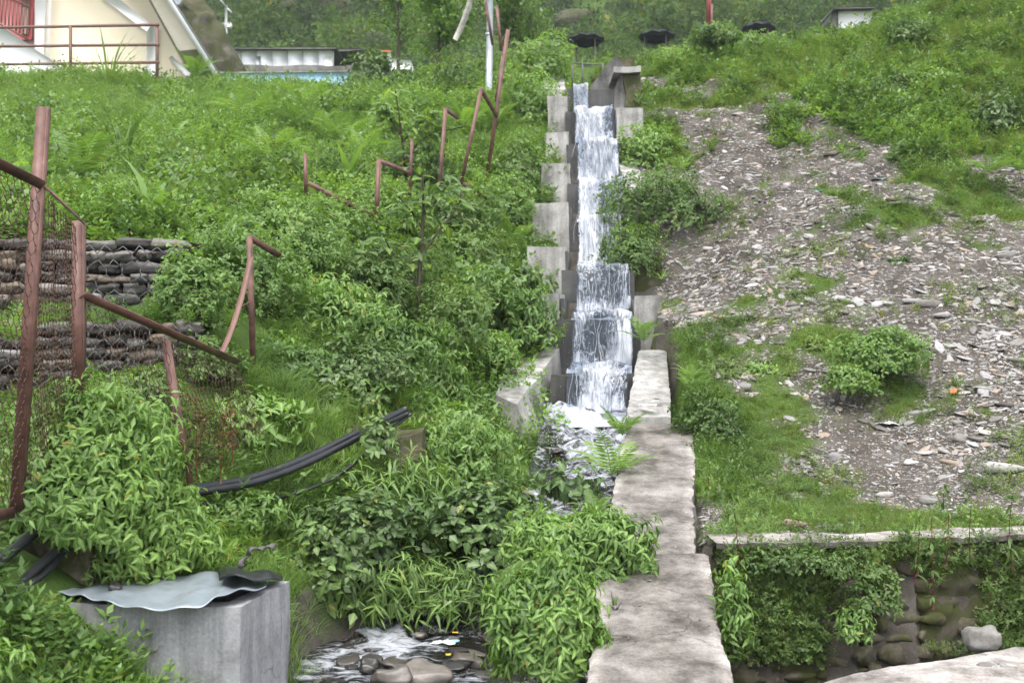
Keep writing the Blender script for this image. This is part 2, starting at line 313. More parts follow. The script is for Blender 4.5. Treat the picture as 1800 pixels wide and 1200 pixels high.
def hexa(c, n=(6, 6, 6), amp=0.0, freq=6, seed=0):
    """hexahedron; c[i][j][k] corner at x-side i, y-side j, z-side k; faces subdivided and roughened"""
    c = np.array(c, dtype=float); parts = []
    def P(a, b, g):
        a, b, g = a[..., None], b[..., None], g[..., None]
        return ((c[0,0,0]*(1-a)+c[1,0,0]*a)*(1-b)+(c[0,1,0]*(1-a)+c[1,1,0]*a)*b)*(1-g)+((c[0,0,1]*(1-a)+c[1,0,1]*a)*(1-b)+(c[0,1,1]*(1-a)+c[1,1,1]*a)*b)*g
    for ax in range(3):
        o = [q for q in range(3) if q != ax]; na, nb = n[o[0]], n[o[1]]
        A, B = np.meshgrid(np.linspace(0, 1, na + 1), np.linspace(0, 1, nb + 1), indexing='ij')
        for s in (0, 1):
            co = [None] * 3; co[o[0]] = A; co[o[1]] = B; co[ax] = np.full_like(A, s)
            V = P(*co).reshape(-1, 3); F = gridf(na + 1, nb + 1)
            if (s == 1) == (ax == 1): F = F[:, ::-1]
            parts.append((V, F))
    V, F = join(parts)
    if amp: V = V + vnoise(V, freq, amp, seed)
    return V, F
def gridf(nu, nv, wrap=False):
    i = np.arange(nu - 1)[:, None]; j = np.arange(nv if wrap else nv - 1)[None, :]
    a = i * nv + j; b = (i + 1) * nv + j; j1 = (j + 1) % nv
    c = (i + 1) * nv + j1; d = i * nv + j1
    a, b, c, d = np.broadcast_arrays(a, b, c, d)
    return np.stack([a, b, c, d], -1).reshape(-1, 4)
def box(lo, hi, n=(1, 1, 1), amp=0, freq=6, seed=0):
    x, y, z = zip(lo, hi)
    return hexa([[[(x[i], y[j], z[k]) for k in (0, 1)] for j in (0, 1)] for i in (0, 1)], n, amp, freq, seed)
def bar(p, q, w, h=None, side=(1, 0, 0)):
    """flat bar from p to q; w along side, h across"""
    p, q = np.array(p, float), np.array(q, float); h = h or w; d = (q - p) / np.linalg.norm(q - p)
    s = np.array(side, float); s -= d * (s @ d); s /= np.linalg.norm(s); t = np.cross(d, s)
    V = np.array([e + s * w / 2 * a + t * h / 2 * b for e in (p, q) for a, b in ((-1, -1), (1, -1), (1, 1), (-1, 1))])
    return V, np.array([(0, 1, 2, 3), (7, 6, 5, 4), (0, 4, 5, 1), (1, 5, 6, 2), (2, 6, 7, 3), (3, 7, 4, 0)])
def tube(P, r, n=6, caps=True):
    P = np.array(P, float); r = np.broadcast_to(np.asarray(r, float), (len(P),))
    T = np.gradient(P, axis=0); T /= np.linalg.norm(T, axis=1)[:, None] + 1e-9
    up = np.array((0, 0, 1.0)) if abs(T[:, 2]).mean() < 0.8 else np.array((1.0, 0, 0))
    A = np.cross(T, up); A /= np.linalg.norm(A, axis=1)[:, None] + 1e-9; B = np.cross(T, A)
    th = np.linspace(0, 2 * PI, n, endpoint=False)
    V = P[:, None] + r[:, None, None] * (A[:, None] * np.cos(th)[None, :, None] + B[:, None] * np.sin(th)[None, :, None])
    F = gridf(len(P), n, True)
    V = V.reshape(-1, 3)
    if caps:
        k = len(V); V = np.vstack([V, P[0], P[-1]]); i = np.arange(n); L = (len(P) - 1) * n
        t = np.concatenate([np.stack([np.full(n, k), (i + 1) % n, i], 1), np.stack([np.full(n, k + 1), L + i, L + (i + 1) % n], 1)])
        return V, [F, t]
    return V, F
def spline(P, n=40):
    """Catmull-Rom through P"""
    P = np.array(P, float); Q = np.vstack([2 * P[0] - P[1], P, 2 * P[-1] - P[-2]]); out = []
    for t in np.linspace(0, len(P) - 1 - 1e-6, n):
        i = int(t); u = t - i; a, b, c, d = Q[i:i + 4]
        out.append(0.5 * (2 * b + (c - a) * u + (2 * a - 5 * b + 4 * c - d) * u * u + (3 * b - a - 3 * c + d) * u ** 3))
    return np.array(out)
def poly_prism(pts, depth):
    """polygon (world pts, planar) pushed back along +Y by depth"""
    P = np.array(pts, float); n = len(P); V = np.vstack([P, P + (0, depth, 0)]); i = np.arange(n)
    q = np.stack([i, (i + 1) % n, (i + 1) % n + n, i + n], 1)
    return V, [q, i[None, :].copy(), (i[::-1] + n)[None, :].copy()]

# ------------------------------------------------------------------ leaves and sprigs (templates along +Y, facing +Z)
def leaf8(w=0.4, droop=0.25, fold=0.18, wide=0.35):
    h = w / 2
    V = [(0, 0, 0)]
    for y, k in ((wide, 1.0), (0.72, 0.62)):
        z = -droop * y * y
        V += [(-h * k, y, z + fold * h * k), (0, y, z), (h * k, y, z + fold * h * k)]
    V.append((0, 1, -droop * 1.15))
    F = [(0, 2, 1), (0, 3, 2), (1, 2, 5), (1, 5, 4), (2, 3, 6), (2, 6, 5), (4, 5, 7), (5, 6, 7)]
    return np.array(V), np.array(F)
def leaf2(w=0.4, droop=0.2):
    return np.array([(0, 0, 0), (-w / 2, 0.45, -droop * 0.2), (0, 1, -droop), (w / 2, 0.45, -droop * 0.2)]), np.array([(0, 2, 1), (0, 3, 2)])
def blade(w=0.05, bend=0.5, n=3):
    t = np.linspace(0, 1, n + 1); V = []
    for k in t[:-1]:
        ww = w * (1 - k ** 1.6) / 2; V += [(-ww, k * (1 - bend * 0.35 * k), -bend * k * k * 0.8), (ww, k * (1 - bend * 0.35 * k), -bend * k * k * 0.8)]
    V.append((0, 1 - bend * 0.35, -bend * 0.8)); F = []
    for i in range(n - 1): a = 2 * i; F += [(a, a + 1, a + 3), (a, a + 3, a + 2)]
    a = 2 * (n - 1); F.append((a, a + 1, a + 2))
    return np.array(V), np.array(F)
def frames(D, U):
    D = D / (np.linalg.norm(D, axis=1)[:, None] + 1e-9)
    X = np.cross(D, U); X /= np.linalg.norm(X, axis=1)[:, None] + 1e-9
    Z = np.cross(X, D)
    return np.stack([X, D, Z], 2)          # columns
def inst(T, pos, M, s, tint=None):
    """copies of template T at pos with 3x3 M and scale s -> V, F, tint"""
    V0, F0 = T[0], T[1]; n = len(pos); s = np.broadcast_to(np.asarray(s, float), (n,))
    V = np.einsum('nij,vj->nvi', M, V0) * s[:, None, None] + pos[:, None]
    F = (F0[None] + (np.arange(n) * len(V0))[:, None, None]).reshape(-1, F0.shape[1])
    t = np.random.default_rng(n).random(n) if tint is None else tint
    base = T[2] if len(T) > 2 else np.zeros(len(V0))
    return V.reshape(-1, 3), F, (t[:, None] + base[None]).ravel()
def merge(L):
    Vs, Fs, Ts, off = [], [], [], 0
    for V, F, t in L: Vs.append(V); Fs.append(F + off); Ts.append(t); off += len(V)
    return np.concatenate(Vs), np.concatenate(Fs), np.concatenate(Ts)
def randdir(n, r=rng):
    d = r.normal(size=(n, 3)); return d / np.linalg.norm(d, axis=1)[:, None]
def yaw(n, s=1.0, tilt=0.0, r=rng):
    a = r.uniform(0, 2 * PI, n); M = np.zeros((n, 3, 3)); c, q = np.cos(a), np.sin(a)
    M[:, 0, 0] = c; M[:, 0, 1] = -q; M[:, 1, 0] = q; M[:, 1, 1] = c; M[:, 2, 2] = 1
    if tilt:
        b = r.normal(0, tilt, n); T = np.zeros((n, 3, 3)); T[:, 0, 0] = 1; T[:, 1, 1] = T[:, 2, 2] = np.cos(b); T[:, 1, 2] = -np.sin(b); T[:, 2, 1] = np.sin(b)
        M = np.einsum('nij,njk->nik', M, T)
    return M
def sprig(leaf, n, r, up=(0.0, 0.6), el=(-0.5, 0.6), size=(0.35, 0.6), jit=0.25):
    """leaves set round a short upright stem of height 1"""
    h = np.sort(r.uniform(up[0], up[1], n)); az = np.arange(n) * 2.399 + r.normal(0, jit, n)
    e = lerp(el[0], el[1], (h - up[0]) / max(1e-6, up[1] - up[0])) + r.normal(0, 0.2, n)
    D = np.stack([np.cos(az) * np.cos(e), np.sin(az) * np.cos(e), np.sin(e)], 1)
    pos = np.stack([r.normal(0, 0.02, n), r.normal(0, 0.02, n), h], 1)
    return inst(leaf, pos, frames(D, np.tile((0, 0, 1.0), (n, 1)) + r.normal(0, 0.15, (n, 3))), r.uniform(size[0], size[1], n), r.random(n) * 0.35)
def tuft(r, n=12, w=0.05, bend=(0.2, 0.9), spread=0.5, rad=0.12, seg=3):
    L = []
    for i in range(n):
        az = r.uniform(0, 2 * PI); e = PI / 2 - abs(r.normal(0, spread))
        D = np.array([[math.cos(az) * math.cos(e), math.sin(az) * math.cos(e), math.sin(e)]])
        U = np.array([[-math.cos(az) * math.sin(e), -math.sin(az) * math.sin(e), math.cos(e)]])
        p = np.array([[math.cos(az) * rad * r.random(), math.sin(az) * rad * r.random(), 0]])
        L.append(inst(blade(w, r.uniform(*bend), seg), p, frames(D, U), r.uniform(0.55, 1.0), np.array([r.random() * 0.4])))
    return merge(L)
def frond(r, n=16, w=0.34, arch=0.6):
    """fern frond along +Y of length 1, arching"""
    t = np.linspace(0.06, 0.98, n); L = []
    def c(k): return np.array((0, k * (1 - 0.25 * arch * k), arch * (0.35 * k - 0.75 * k * k)))
    P = np.array([c(k) for k in np.linspace(0, 1, 7)])
    rw = 0.008; V = np.vstack([P + (rw, 0, 0), P - (rw, 0, 0)]); i = np.arange(6)
    F = np.concatenate([np.stack([i, i + 1, i + 8], 1), np.stack([i, i + 8, i + 7], 1)]); L.append((V, F, np.zeros(14)))
    for s in (-1, 1):
        ln = w * np.sin(np.clip(t * 1.02, 0, 1) ** 0.75 * PI) ** 0.7 * 0.55 + 0.015
        D = np.stack([np.full(n, s * 1.0), np.full(n, 0.45), -0.25 + 0 * t], 1) + r.normal(0, 0.06, (n, 3))
        L.append(inst(leaf2(0.24, 0.12), np.array([c(k) for k in t]), frames(D, np.tile((0, 0, 1.0), (n, 1))), ln, r.random(n) * 0.3))
    return merge(L)
def fern(r, n=9, pn=16, el=(0.5, 1.2), arch=(0.4, 0.9)):
    L = []
    for i in range(n):
        az = i * 2 * PI / n + r.normal(0, 0.25); e = r.uniform(*el)
        D = np.array([[math.cos(az) * math.cos(e), math.sin(az) * math.cos(e), math.sin(e)]]); U = np.array([[-math.cos(az) * math.sin(e), -math.sin(az) * math.sin(e), math.cos(e)]])
        L.append(inst(frond(r, pn, arch=r.uniform(*arch)), np.zeros((1, 3)), frames(D, U), r.uniform(0.7, 1.0), np.array([r.random() * 0.5])))
    return merge(L)
def stonev(r, flat=0.3, n=7):
    """angular slab of about unit size: jittered polygon, bevelled top and bottom, ~ 40 tris"""
    a = np.sort(np.linspace(0, 2 * PI, n, endpoint=False) + r.normal(0, 0.2, n)); rad = r.uniform(0.36, 0.55, n); asp = r.uniform(0.55, 0.9)
    x, y = np.cos(a) * rad, np.sin(a) * rad * asp; rings = []
    tilt = r.normal(0, 0.12, 2)
    for z, k in ((-0.5, 0.78), (-0.2, 1.0), (0.28, 0.97), (0.5, 0.74)):
        rings.append(np.stack([x * k + r.normal(0, 0.012, n), y * k + r.normal(0, 0.012, n), z * flat + (x * tilt[0] + y * tilt[1]) * (z > 0) + r.normal(0, 0.012, n)], 1))
    V = np.concatenate(rings); q = gridf(4, n, True); T = np.concatenate([q[:, [0, 2, 1]], q[:, [0, 3, 2]]])
    c0, c1 = len(V), len(V) + 1; V = np.vstack([V, rings[0].mean(0), rings[3].mean(0)]); i = np.arange(n)
    T = np.concatenate([T, np.stack([np.full(n, c0), (i + 1) % n, i], 1)[:, ::-1][:, [0, 2, 1]], np.stack([np.full(n, c1), 3 * n + i, 3 * n + (i + 1) % n], 1)])
    return V, T, np.zeros(len(V))
def boulder(r, k=3, amp=0.16, pw=3.2, fq=1.8):
    """rounded irregular block, unit size"""
    V, F = box((-1, -1, -1), (1, 1, 1), (k, k, k)); 
    V = V / (np.abs(V) ** pw).sum(1)[:, None] ** (1 / pw)
    V = V + vnoise(V, fq, amp, int(r.integers(1e6))); V = V * 0.5
    return V, F
def weld(V, F):
    u, inv = np.unique(np.round(V, 5), axis=0, return_inverse=True); inv = inv.ravel()
    return u, [inv[f] for f in (F if isinstance(F, list) else [F])]

# ------------------------------------------------------------------ the lie of the land (heights relative to the camera, turned to world at the end)
ZC = CAM[2]
class Field:
    def __init__(s, P):
        P = np.array(P, float); s.c = P[:, :2]; A = s.k(P[:, :2]); n = len(P); Q = np.hstack([np.ones((n, 1)), P[:, :2]])
        M = np.block([[A, Q], [Q.T, np.zeros((3, 3))]]); s.w = np.linalg.solve(M, np.concatenate([P[:, 2], np.zeros(3)])); s.n = n
    def k(s, X): return -np.sqrt(((X[:, None] - s.c[None]) ** 2).sum(2) + 0.25)
    def __call__(s, X): return s.k(X) @ s.w[:s.n] + s.w[s.n] + X @ s.w[s.n + 1:]
def rel(px, py, d): p = at(px, py, d); return (p[0], p[1], p[2] - ZC)
LEFT = Field([rel(30, 985, 4.6), rel(330, 925, 5.9), rel(500, 905, 6.5), rel(440, 655, 7.2), rel(620, 745, 7.7), rel(800, 765, 8.6), rel(900, 655, 10.5), rel(850, 720, 9.4), rel(700, 565, 10), rel(850, 425, 13),
    rel(950, 262, 15.5), rel(945, 170, 18), rel(700, 345, 12.5), rel(600, 212, 17), rel(600, 172, 22), rel(450, 168, 22.3), rel(300, 157, 22.5), rel(0, 142, 22.5), rel(0, 305, 12), rel(300, 312, 12),
    rel(0, 420, 8.2), rel(300, 442, 8.4), rel(450, 485, 8.8), (-4, 6.8, -.36), (-3, 6.7, -.36), (-5.5, 6.6, -.3), (-1.9, 4.9, -1.15), (-2.5, 5.3, -1.0), (-3.5, 4.6, -.72), (-2.2, 3.9, -1.42),
    (-3.2, 3, -1.3), (-1.35, 5.45, -1.28), (-1.3, 6.3, -1.15), (-.6, 6.9, -1.2), (-.15, 7.6, -1.1), (.1, 8.6, -1.0), (-6.5, 9, 1.1), (-9, 14, 2.9), (-13, 23, 6.6), (-13, 28, 7.4), (-8, 27, 7.1), (-4, 27.5, 7.2), (-8, 30.4, 8.5), (-4, 30.4, 8.5), (-8, 33.5, 9.5), (-4, 33.5, 9.4), (0, 22, 6.2), (0, 28, 8.1), (0, 34, 9.4), (-13, 34, 9.6), (.3, 20, 5.6), (-13, 8, 1), (-13, 3, -.8), (-1, 15, 3.0), (-2, 19, 4.9)])
RIGHT = Field([(1.3, 6.3, -1.12), (3.3, 6.8, -1.07), (6, 7.2, -1.0), (1.6, 7.3, -1.0), (3, 7.5, -.98), (10, 8, -.7), (10, 5, -1), (1, 4, -1.1), (5, 8, -.78), rel(1250, 742, 8.8), rel(1600, 765, 8.4), rel(1600, 705, 9), rel(1800, 705, 8.6),
    rel(1700, 405, 12), rel(1400, 555, 10.4), rel(1300, 455, 12), rel(1600, 205, 15), rel(1250, 305, 14.2), rel(1200, 205, 16.4), rel(1150, 170, 17.8), rel(1165, 546, 11.0), rel(1165, 512, 12.1), rel(1130, 335, 14),
    rel(1350, 95, 19.5), rel(1250, 112, 19), rel(1700, 22, 19), rel(1800, 300, 13.5), rel(1800, 505, 10.8), rel(1500, 80, 21), rel(1200, 120, 19.5), (10, 20, 7.7), (10, 27, 8.9), (2, 22, 6.3), (2, 28, 8.3), (5, 26, 7.5), (7.5, 26, 7.7), (1.6, 20, 5.5), (10, 14, 3.4), (2, 34, 9.4), (10, 34, 10.8)])
YS = [2.0, 4.5, 5.6, 6.0, 6.4, 7.0, 8.0, 9.0, 9.6, 11.1, 12.2, 14.1, 16, 17.2, 19, 24, 30]
XL = [-1.0, -1.0, -1.15, -1.1, -.5, -.05, .2, .38, .45, .60, .72, .90, .96, 1.0, 1.05, 1.3, 1.6]
XR = [.25, .33, .42, .50, .55, .64, .80, .98, 1.09, 1.33, 1.42, 1.55, 1.60, 1.66, 1.75, 1.7, 2.0]
def xl(y): return np.interp(y, YS, XL)
def xr(y): return np.interp(y, YS, XR)
# lips of the cascade: (y, z rel) ; each falls to the next
LIPS = [(17.0, 4.62), (16.0, 3.98), (15.1, 3.29), (14.1, 2.52), (13.2, 1.87), (12.2, 1.15), (11.1, .51), (9.95, -.08)]
def waterz(y):
    return np.interp(y, [2, 5.6, 6.1, 6.35, 6.9, 8.0, 8.9, 9.6, 9.85, 17.0, 20, 24, 30], [-1.70, -1.63, -1.60, -1.47, -1.36, -1.06, -.66, -.50, -.47, 4.62, 5.3, 6.6, 8.2])
def wall_y(x): return 6.12 + (x - 1.2) * 0.19
def ground_rel(X):
    X = np.atleast_2d(X); x, y = X[:, 0], X[:, 1]
    Q = np.stack([np.clip(x, -13, 10), np.clip(y, 2, 36)], 1)
    zl, zr = LEFT(Q), RIGHT(Q)
    zl = zl + 0.10 * fbm(X, 1.3, 3) * sstep(3, 9, y); zr = zr + 0.06 * fbm(X, 1.6, 8) * sstep(7.2, 9, y) + 0.10 * fbm(X, 2.3, 9) * sstep(10, 14, y)
    zr = np.where(y < wall_y(x) - 0.05, -2.02, zr)
    L, R_ = xl(y), xr(y); bed = waterz(y) - 0.12 - 0.35 * ((y > 9.5) & (y < 17.3))
    off = np.where(y > 9.4, 0.16, 0.0)
    inn = sstep(0, 1, (x - (L - off - 0.12)) / 0.14) * (1 - sstep(0, 1, (x - (R_ + off)) / 0.12))
    side = np.where(x < (L + R_) / 2, zl, zr)
    z = lerp(side, bed, inn)
    wr_ = np.interp(y, [3.5, 4.5, 6.0, 6.02, 8.85, 10.7], [.89, .975, 1.153, 1.09, 1.57, 1.64]); wz = np.interp(y, [3.5, 4.5, 6, 8.85, 10.7], [-1.6, -1.4, -1.11, -.52, .14])
    z = np.where((y > 3.3) & (y < 10.7) & (x > R_ - 0.2) & (x < wr_ + 0.02), np.minimum(z, wz - 0.3), z)
    z = np.where((y > 6.0) & (y < 9) & (x >= wr_ + 0.02) & (x < wr_ + 0.5), np.minimum(z, lerp(wz - 0.04, z, sstep(0, 0.5, x - wr_))), z)
    far = lerp(zl, zr, sstep(-3, 5, x)); z = np.where(y > 24, lerp(z, far, sstep(24, 27, y)), z)
    # the mountain behind the terrace
    hill = np.maximum(0, y - 38) * 0.40 + np.maximum(0, np.abs(x + 2) - 40) * 0.1 * (y > 20)
    hill = hill + sstep(45, 80, y) * (3.4 * fbm(X, 0.05, 21) + 1.0 * fbm(X, 0.2, 31))
    z = z + np.minimum(hill, 260)
    z = np.where(y < 2.4, np.where(x < -1.1, -1.5, -2.02), z)
    return z
def ground(x, y): return ground_rel(np.stack([np.ravel(x), np.ravel(y)], 1)) + ZC
def gpt(px, py, d0=3.4, d1=90):
    """first place where the ray through a photo pixel meets the ground"""
    d = np.geomspace(d0, d1, 700); a = at(px, py, 1.0) - CAM; P = CAM + a[None] * d[:, None]
    below = P[:, 2] < ground(P[:, 0], P[:, 1])
    i = int(np.argmax(below)) if below.any() else len(d) - 1
    return P[i]
def gnormal(P):
    e = 0.15; x, y = P[:, 0], P[:, 1]
    n = np.stack([ground(x - e, y) - ground(x + e, y), ground(x, y - e) - ground(x, y + e), np.full(len(P), 2 * e)], 1)
    n[:, :2] = np.clip(n[:, :2], -0.4, 0.4)
    return n / np.linalg.norm(n, axis=1)[:, None]

# bare-stone share over the right slope, from spots in the photo
_rk = [(1300,330,1),(1280,420,1),(1300,480,1),(1450,480,.75),(1400,580,.6),(1600,550,1),(1700,650,1),(1750,760,1),(1550,780,1),(1450,830,.9),(1350,845,.75),(1340,880,.8),(1320,840,.6),(1440,890,.75),(1550,900,.6),(1700,908,.55),(1480,870,.8),(1650,850,1),(1780,870,.8),(1240,240,1),(1330,285,.9),(1450,280,.65),(1650,420,.85),(1750,480,1),(1500,400,.75),(1235,180,.75),(1400,150,.45),(1200,500,.75),(1250,560,.85),(1350,560,.75),(1390,200,.55),(1800,350,.7),(1560,350,.7),(1700,560,1),(1500,690,.8),(1790,600,1),(1400,330,.85),(1590,460,.6),
 (1350,700,.15),(1420,720,.4),(1300,640,.25),(1270,850,.25),(1400,912,.4),(1620,915,.35),(1750,888,.45),(1390,760,.4),(1480,620,.25),(1500,190,0),(1650,200,0),(1750,100,0),(1400,90,0),(1300,120,.05),(1650,330,.2),(1440,440,.5),(1750,250,.0),(1550,100,0),(1140,230,0),(1280,160,.1),(1200,640,.2),(1440,520,.6),(1700,330,.1),(1260,780,0),(1540,560,.75)]
_rp = np.array([gpt(a, b)[:2] for a, b, c in _rk]); _rv = np.array([c for a, b, c in _rk])
def rockiness(P):
    P = np.atleast_2d(P)[:, :2]; D = (((P[:, None] - _rp[None]) * np.array((1, 0.75))) ** 2).sum(2) + 0.02
    w = D ** -1.6; return (w * _rv).sum(1) / w.sum(1)
def is_right(P): return P[:, 0] > xr(P[:, 1]) + 0.12
def cover(P):
    """1 = green, 0 = bare"""
    c = 1 - rockiness(P) + 0.26 * fbm(P[:, :2], 2.6, 77) + 0.16 * fbm(P[:, :2], 8, 78)
    return np.where(is_right(P) & (P[:, 1] < 24), sstep(0.345, 0.61, c), 1.0)

# ground sheet, fine near the camera, running out past the ridge
def axis(fine0, fine1, step, lo, hi):
    a = list(np.arange(fine0, fine1, step)); s = step
    while a[-1] < hi: s *= 1.12; a.append(a[-1] + s)
    s = step
    while a[0] > lo: s *= 1.12; a.insert(0, a[0] - s)
    return np.array(a)
gx, gy = axis(-8, 8, 0.085, -170, 170), axis(3, 20, 0.085, -40, 240)
GX, GY = np.meshgrid(gx, gy, indexing='ij'); P2 = np.stack([GX.ravel(), GY.ravel()], 1)
GZ = np.concatenate([ground_rel(c) for c in np.array_split(P2, 12)]) + ZC
GV = np.column_stack([P2, GZ])
gc = np.concatenate([cover(c) for c in np.array_split(GV, 12)])
instream = (P2[:, 0] > xl(P2[:, 1]) - 0.1) & (P2[:, 0] < xr(P2[:, 1]) + 0.1) & (P2[:, 1] < 24)
gc = np.where(instream | (P2[:, 1] < 2.6) | ((P2[:, 0] > xr(P2[:, 1])) & (P2[:, 1] < wall_y(P2[:, 0]))), 0.0, gc)
tag(mk('hillside_ground', GV, gridf(len(gx), len(gy)), 'ground', tint=gc, smooth=True), 'steep green hillside with bare scree to the right of the stream', kind='structure')

# ------------------------------------------------------------------ water
# stepped concrete chute that carries the cascade
chute = thing('cascade_channel', 'stepped concrete channel carrying the white cascade down the hillside', 'channel', at(1045, 740, 9.6))
def R3(x, y, z): return np.array((x, y, z + ZC))
lips = LIPS + [(9.6, -.52)]
for i in range(len(LIPS)):
    y0, z0 = LIPS[i]; yb = LIPS[i - 1][0] + 0.06 if i else 18.0; zb = LIPS[i + 1][1] if i + 1 < len(LIPS) else -.9
    c = [[[R3(xl(y) - 0.12 if s == 0 else xr(y) + 0.05, y, z) for z in (zb - 0.35, z0 - 0.03)] for y in (y0, yb)] for s in (0, 1)]
    V, F = hexa(c, (10, 10, 8), 0.018, 7, 40 + i); mk('step', V, F, 'concrete_wet', chute)
# left wall: blocks stepping down, each with a sloping top; (front y, top z, thickness)
LB = [(9.25, -.36, 11.0, .12, .34), (11.28, .78, 12.35, .80, .36), (12.2, 1.40, 13.25, 1.43, .38), (13.2, 2.08, 14.25, 2.10, .38), (14.2, 2.79, 15.25, 2.81, .33), (15.2, 3.47, 16.25, 3.49, .28), (16.2, 4.27, 17.6, 4.30, .25), (17.65, 4.75, 19.5, 5.5, .3)]
for i, (y0, z0, y1, z1, th) in enumerate(LB):
    low0 = -1.3 if i == 0 else LB[i - 1][3] - 0.9; low1 = low0 + (0.3 if i else 0)
    xs = lambda y, s: xl(y) - 0.09 - (th * 1.22 if s == 0 else 0.0)
    c = [[[R3(xs(y, s), y, zz) for zz in (lo, hi)] for y, lo, hi in ((y0, low0, z0), (y1, low1, z1))] for s in (0, 1)]
    if i == 0:
        c = [[[at(850, 880, 9.5), at(868, 694, 9.45)], [at(880, 760, 11.3), at(900, 612, 11.25)]], [[at(958, 850, 8.95), at(910, 712, 9.2)], [at(994, 720, 11.27), at(987, 604, 11.25)]]]
    V, F = hexa(c, (5, 12, 9), 0.014, 6, 90 + i); o = mk('wall_block', V, F, 'concrete', chute)
    if i and i < 7:
        c = [[[R3(xl(y) - (.088 if s == 0 else .055), y, zz) for zz in (lo, hi)] for y, lo, hi in ((y0 + .012, low0, z0 - .05), (y1 + .05, low1, z1 - .05))] for s in (0, 1)]
        V, F = hexa(c, (2, 12, 9), 0.006, 6, 190 + i); mk('wet_lining', V, F, 'concrete_wet', chute)
# right wall: low blocks half buried beside the scree
RB = [(11.3, .74, 12.0, .76, .30, -.2), (12.4, 1.36, 13.4, 1.42, .38, .3), (13.6, 2.3, 15.6, 3.2, .3, 1.2), (15.7, 3.95, 16.9, 3.98, .42, 2.6)]
for i, (y0, z0, y1, z1, th, lo) in enumerate(RB):
    xs = lambda y, s: xr(y) + 0.012 + (th if s else 0.0)
    c = [[[R3(xs(y, s), y, zz) for zz in (lo, hi)] for y, hi in ((y0, z0), (y1, z1))] for s in (0, 1)]
    V, F = hexa(c, (5, 10, 8), 0.014, 6, 120 + i); mk('wall_block', V, F, 'concrete' if i != 1 else 'concrete_stone', chute)
# head wall: raised right side with sloping top, cap slab and a stone-built end
V, F = poly_prism([at(*q, 17.9) for q in ((1030, 200), (1033, 166), (1041, 148), (1052, 134), (1060, 122), (1070, 110), (1079, 100), (1088, 102), (1098, 118), (1100, 200))], .3); mk('head_wall', V, F, 'concrete', chute)
V, F = poly_prism([at(*q, 17.1) for q in ((1078, 176), (1083, 150), (1090, 130), (1099, 130), (1099, 240), (1086, 240))], .75); mk('head_pier', V, F, 'concrete', chute)
p0 = at(1078, 119, 17.0); p1 = at(1126, 119, 17.0)
V, F = box((p0[0], 16.9, p0[2] - .10), (p1[0], 17.9, p0[2] + .0), (6, 8, 2), 0.012, 7, 143); mk('cap_slab', V, F, 'concrete', chute)
p0 = at(1096, 131, 17.0); p1 = at(1128, 168, 17.0)
V, F = box((p0[0], 17.02, p1[2] - .3), (p1[0], 17.8, p0[2]), (6, 4, 6), 0.03, 9, 144); mk('end_masonry', V, F, 'concrete_stone', chute)
p0 = at(1086, 100, 18.0)
V, F = box((p0[0] - .0, 18.0, p0[2] - .5), (p0[0] + .32, 19.0, p0[2]), (4, 6, 4), 0.02, 9, 145); mk('broken_top', V, F, 'concrete_stone', chute)

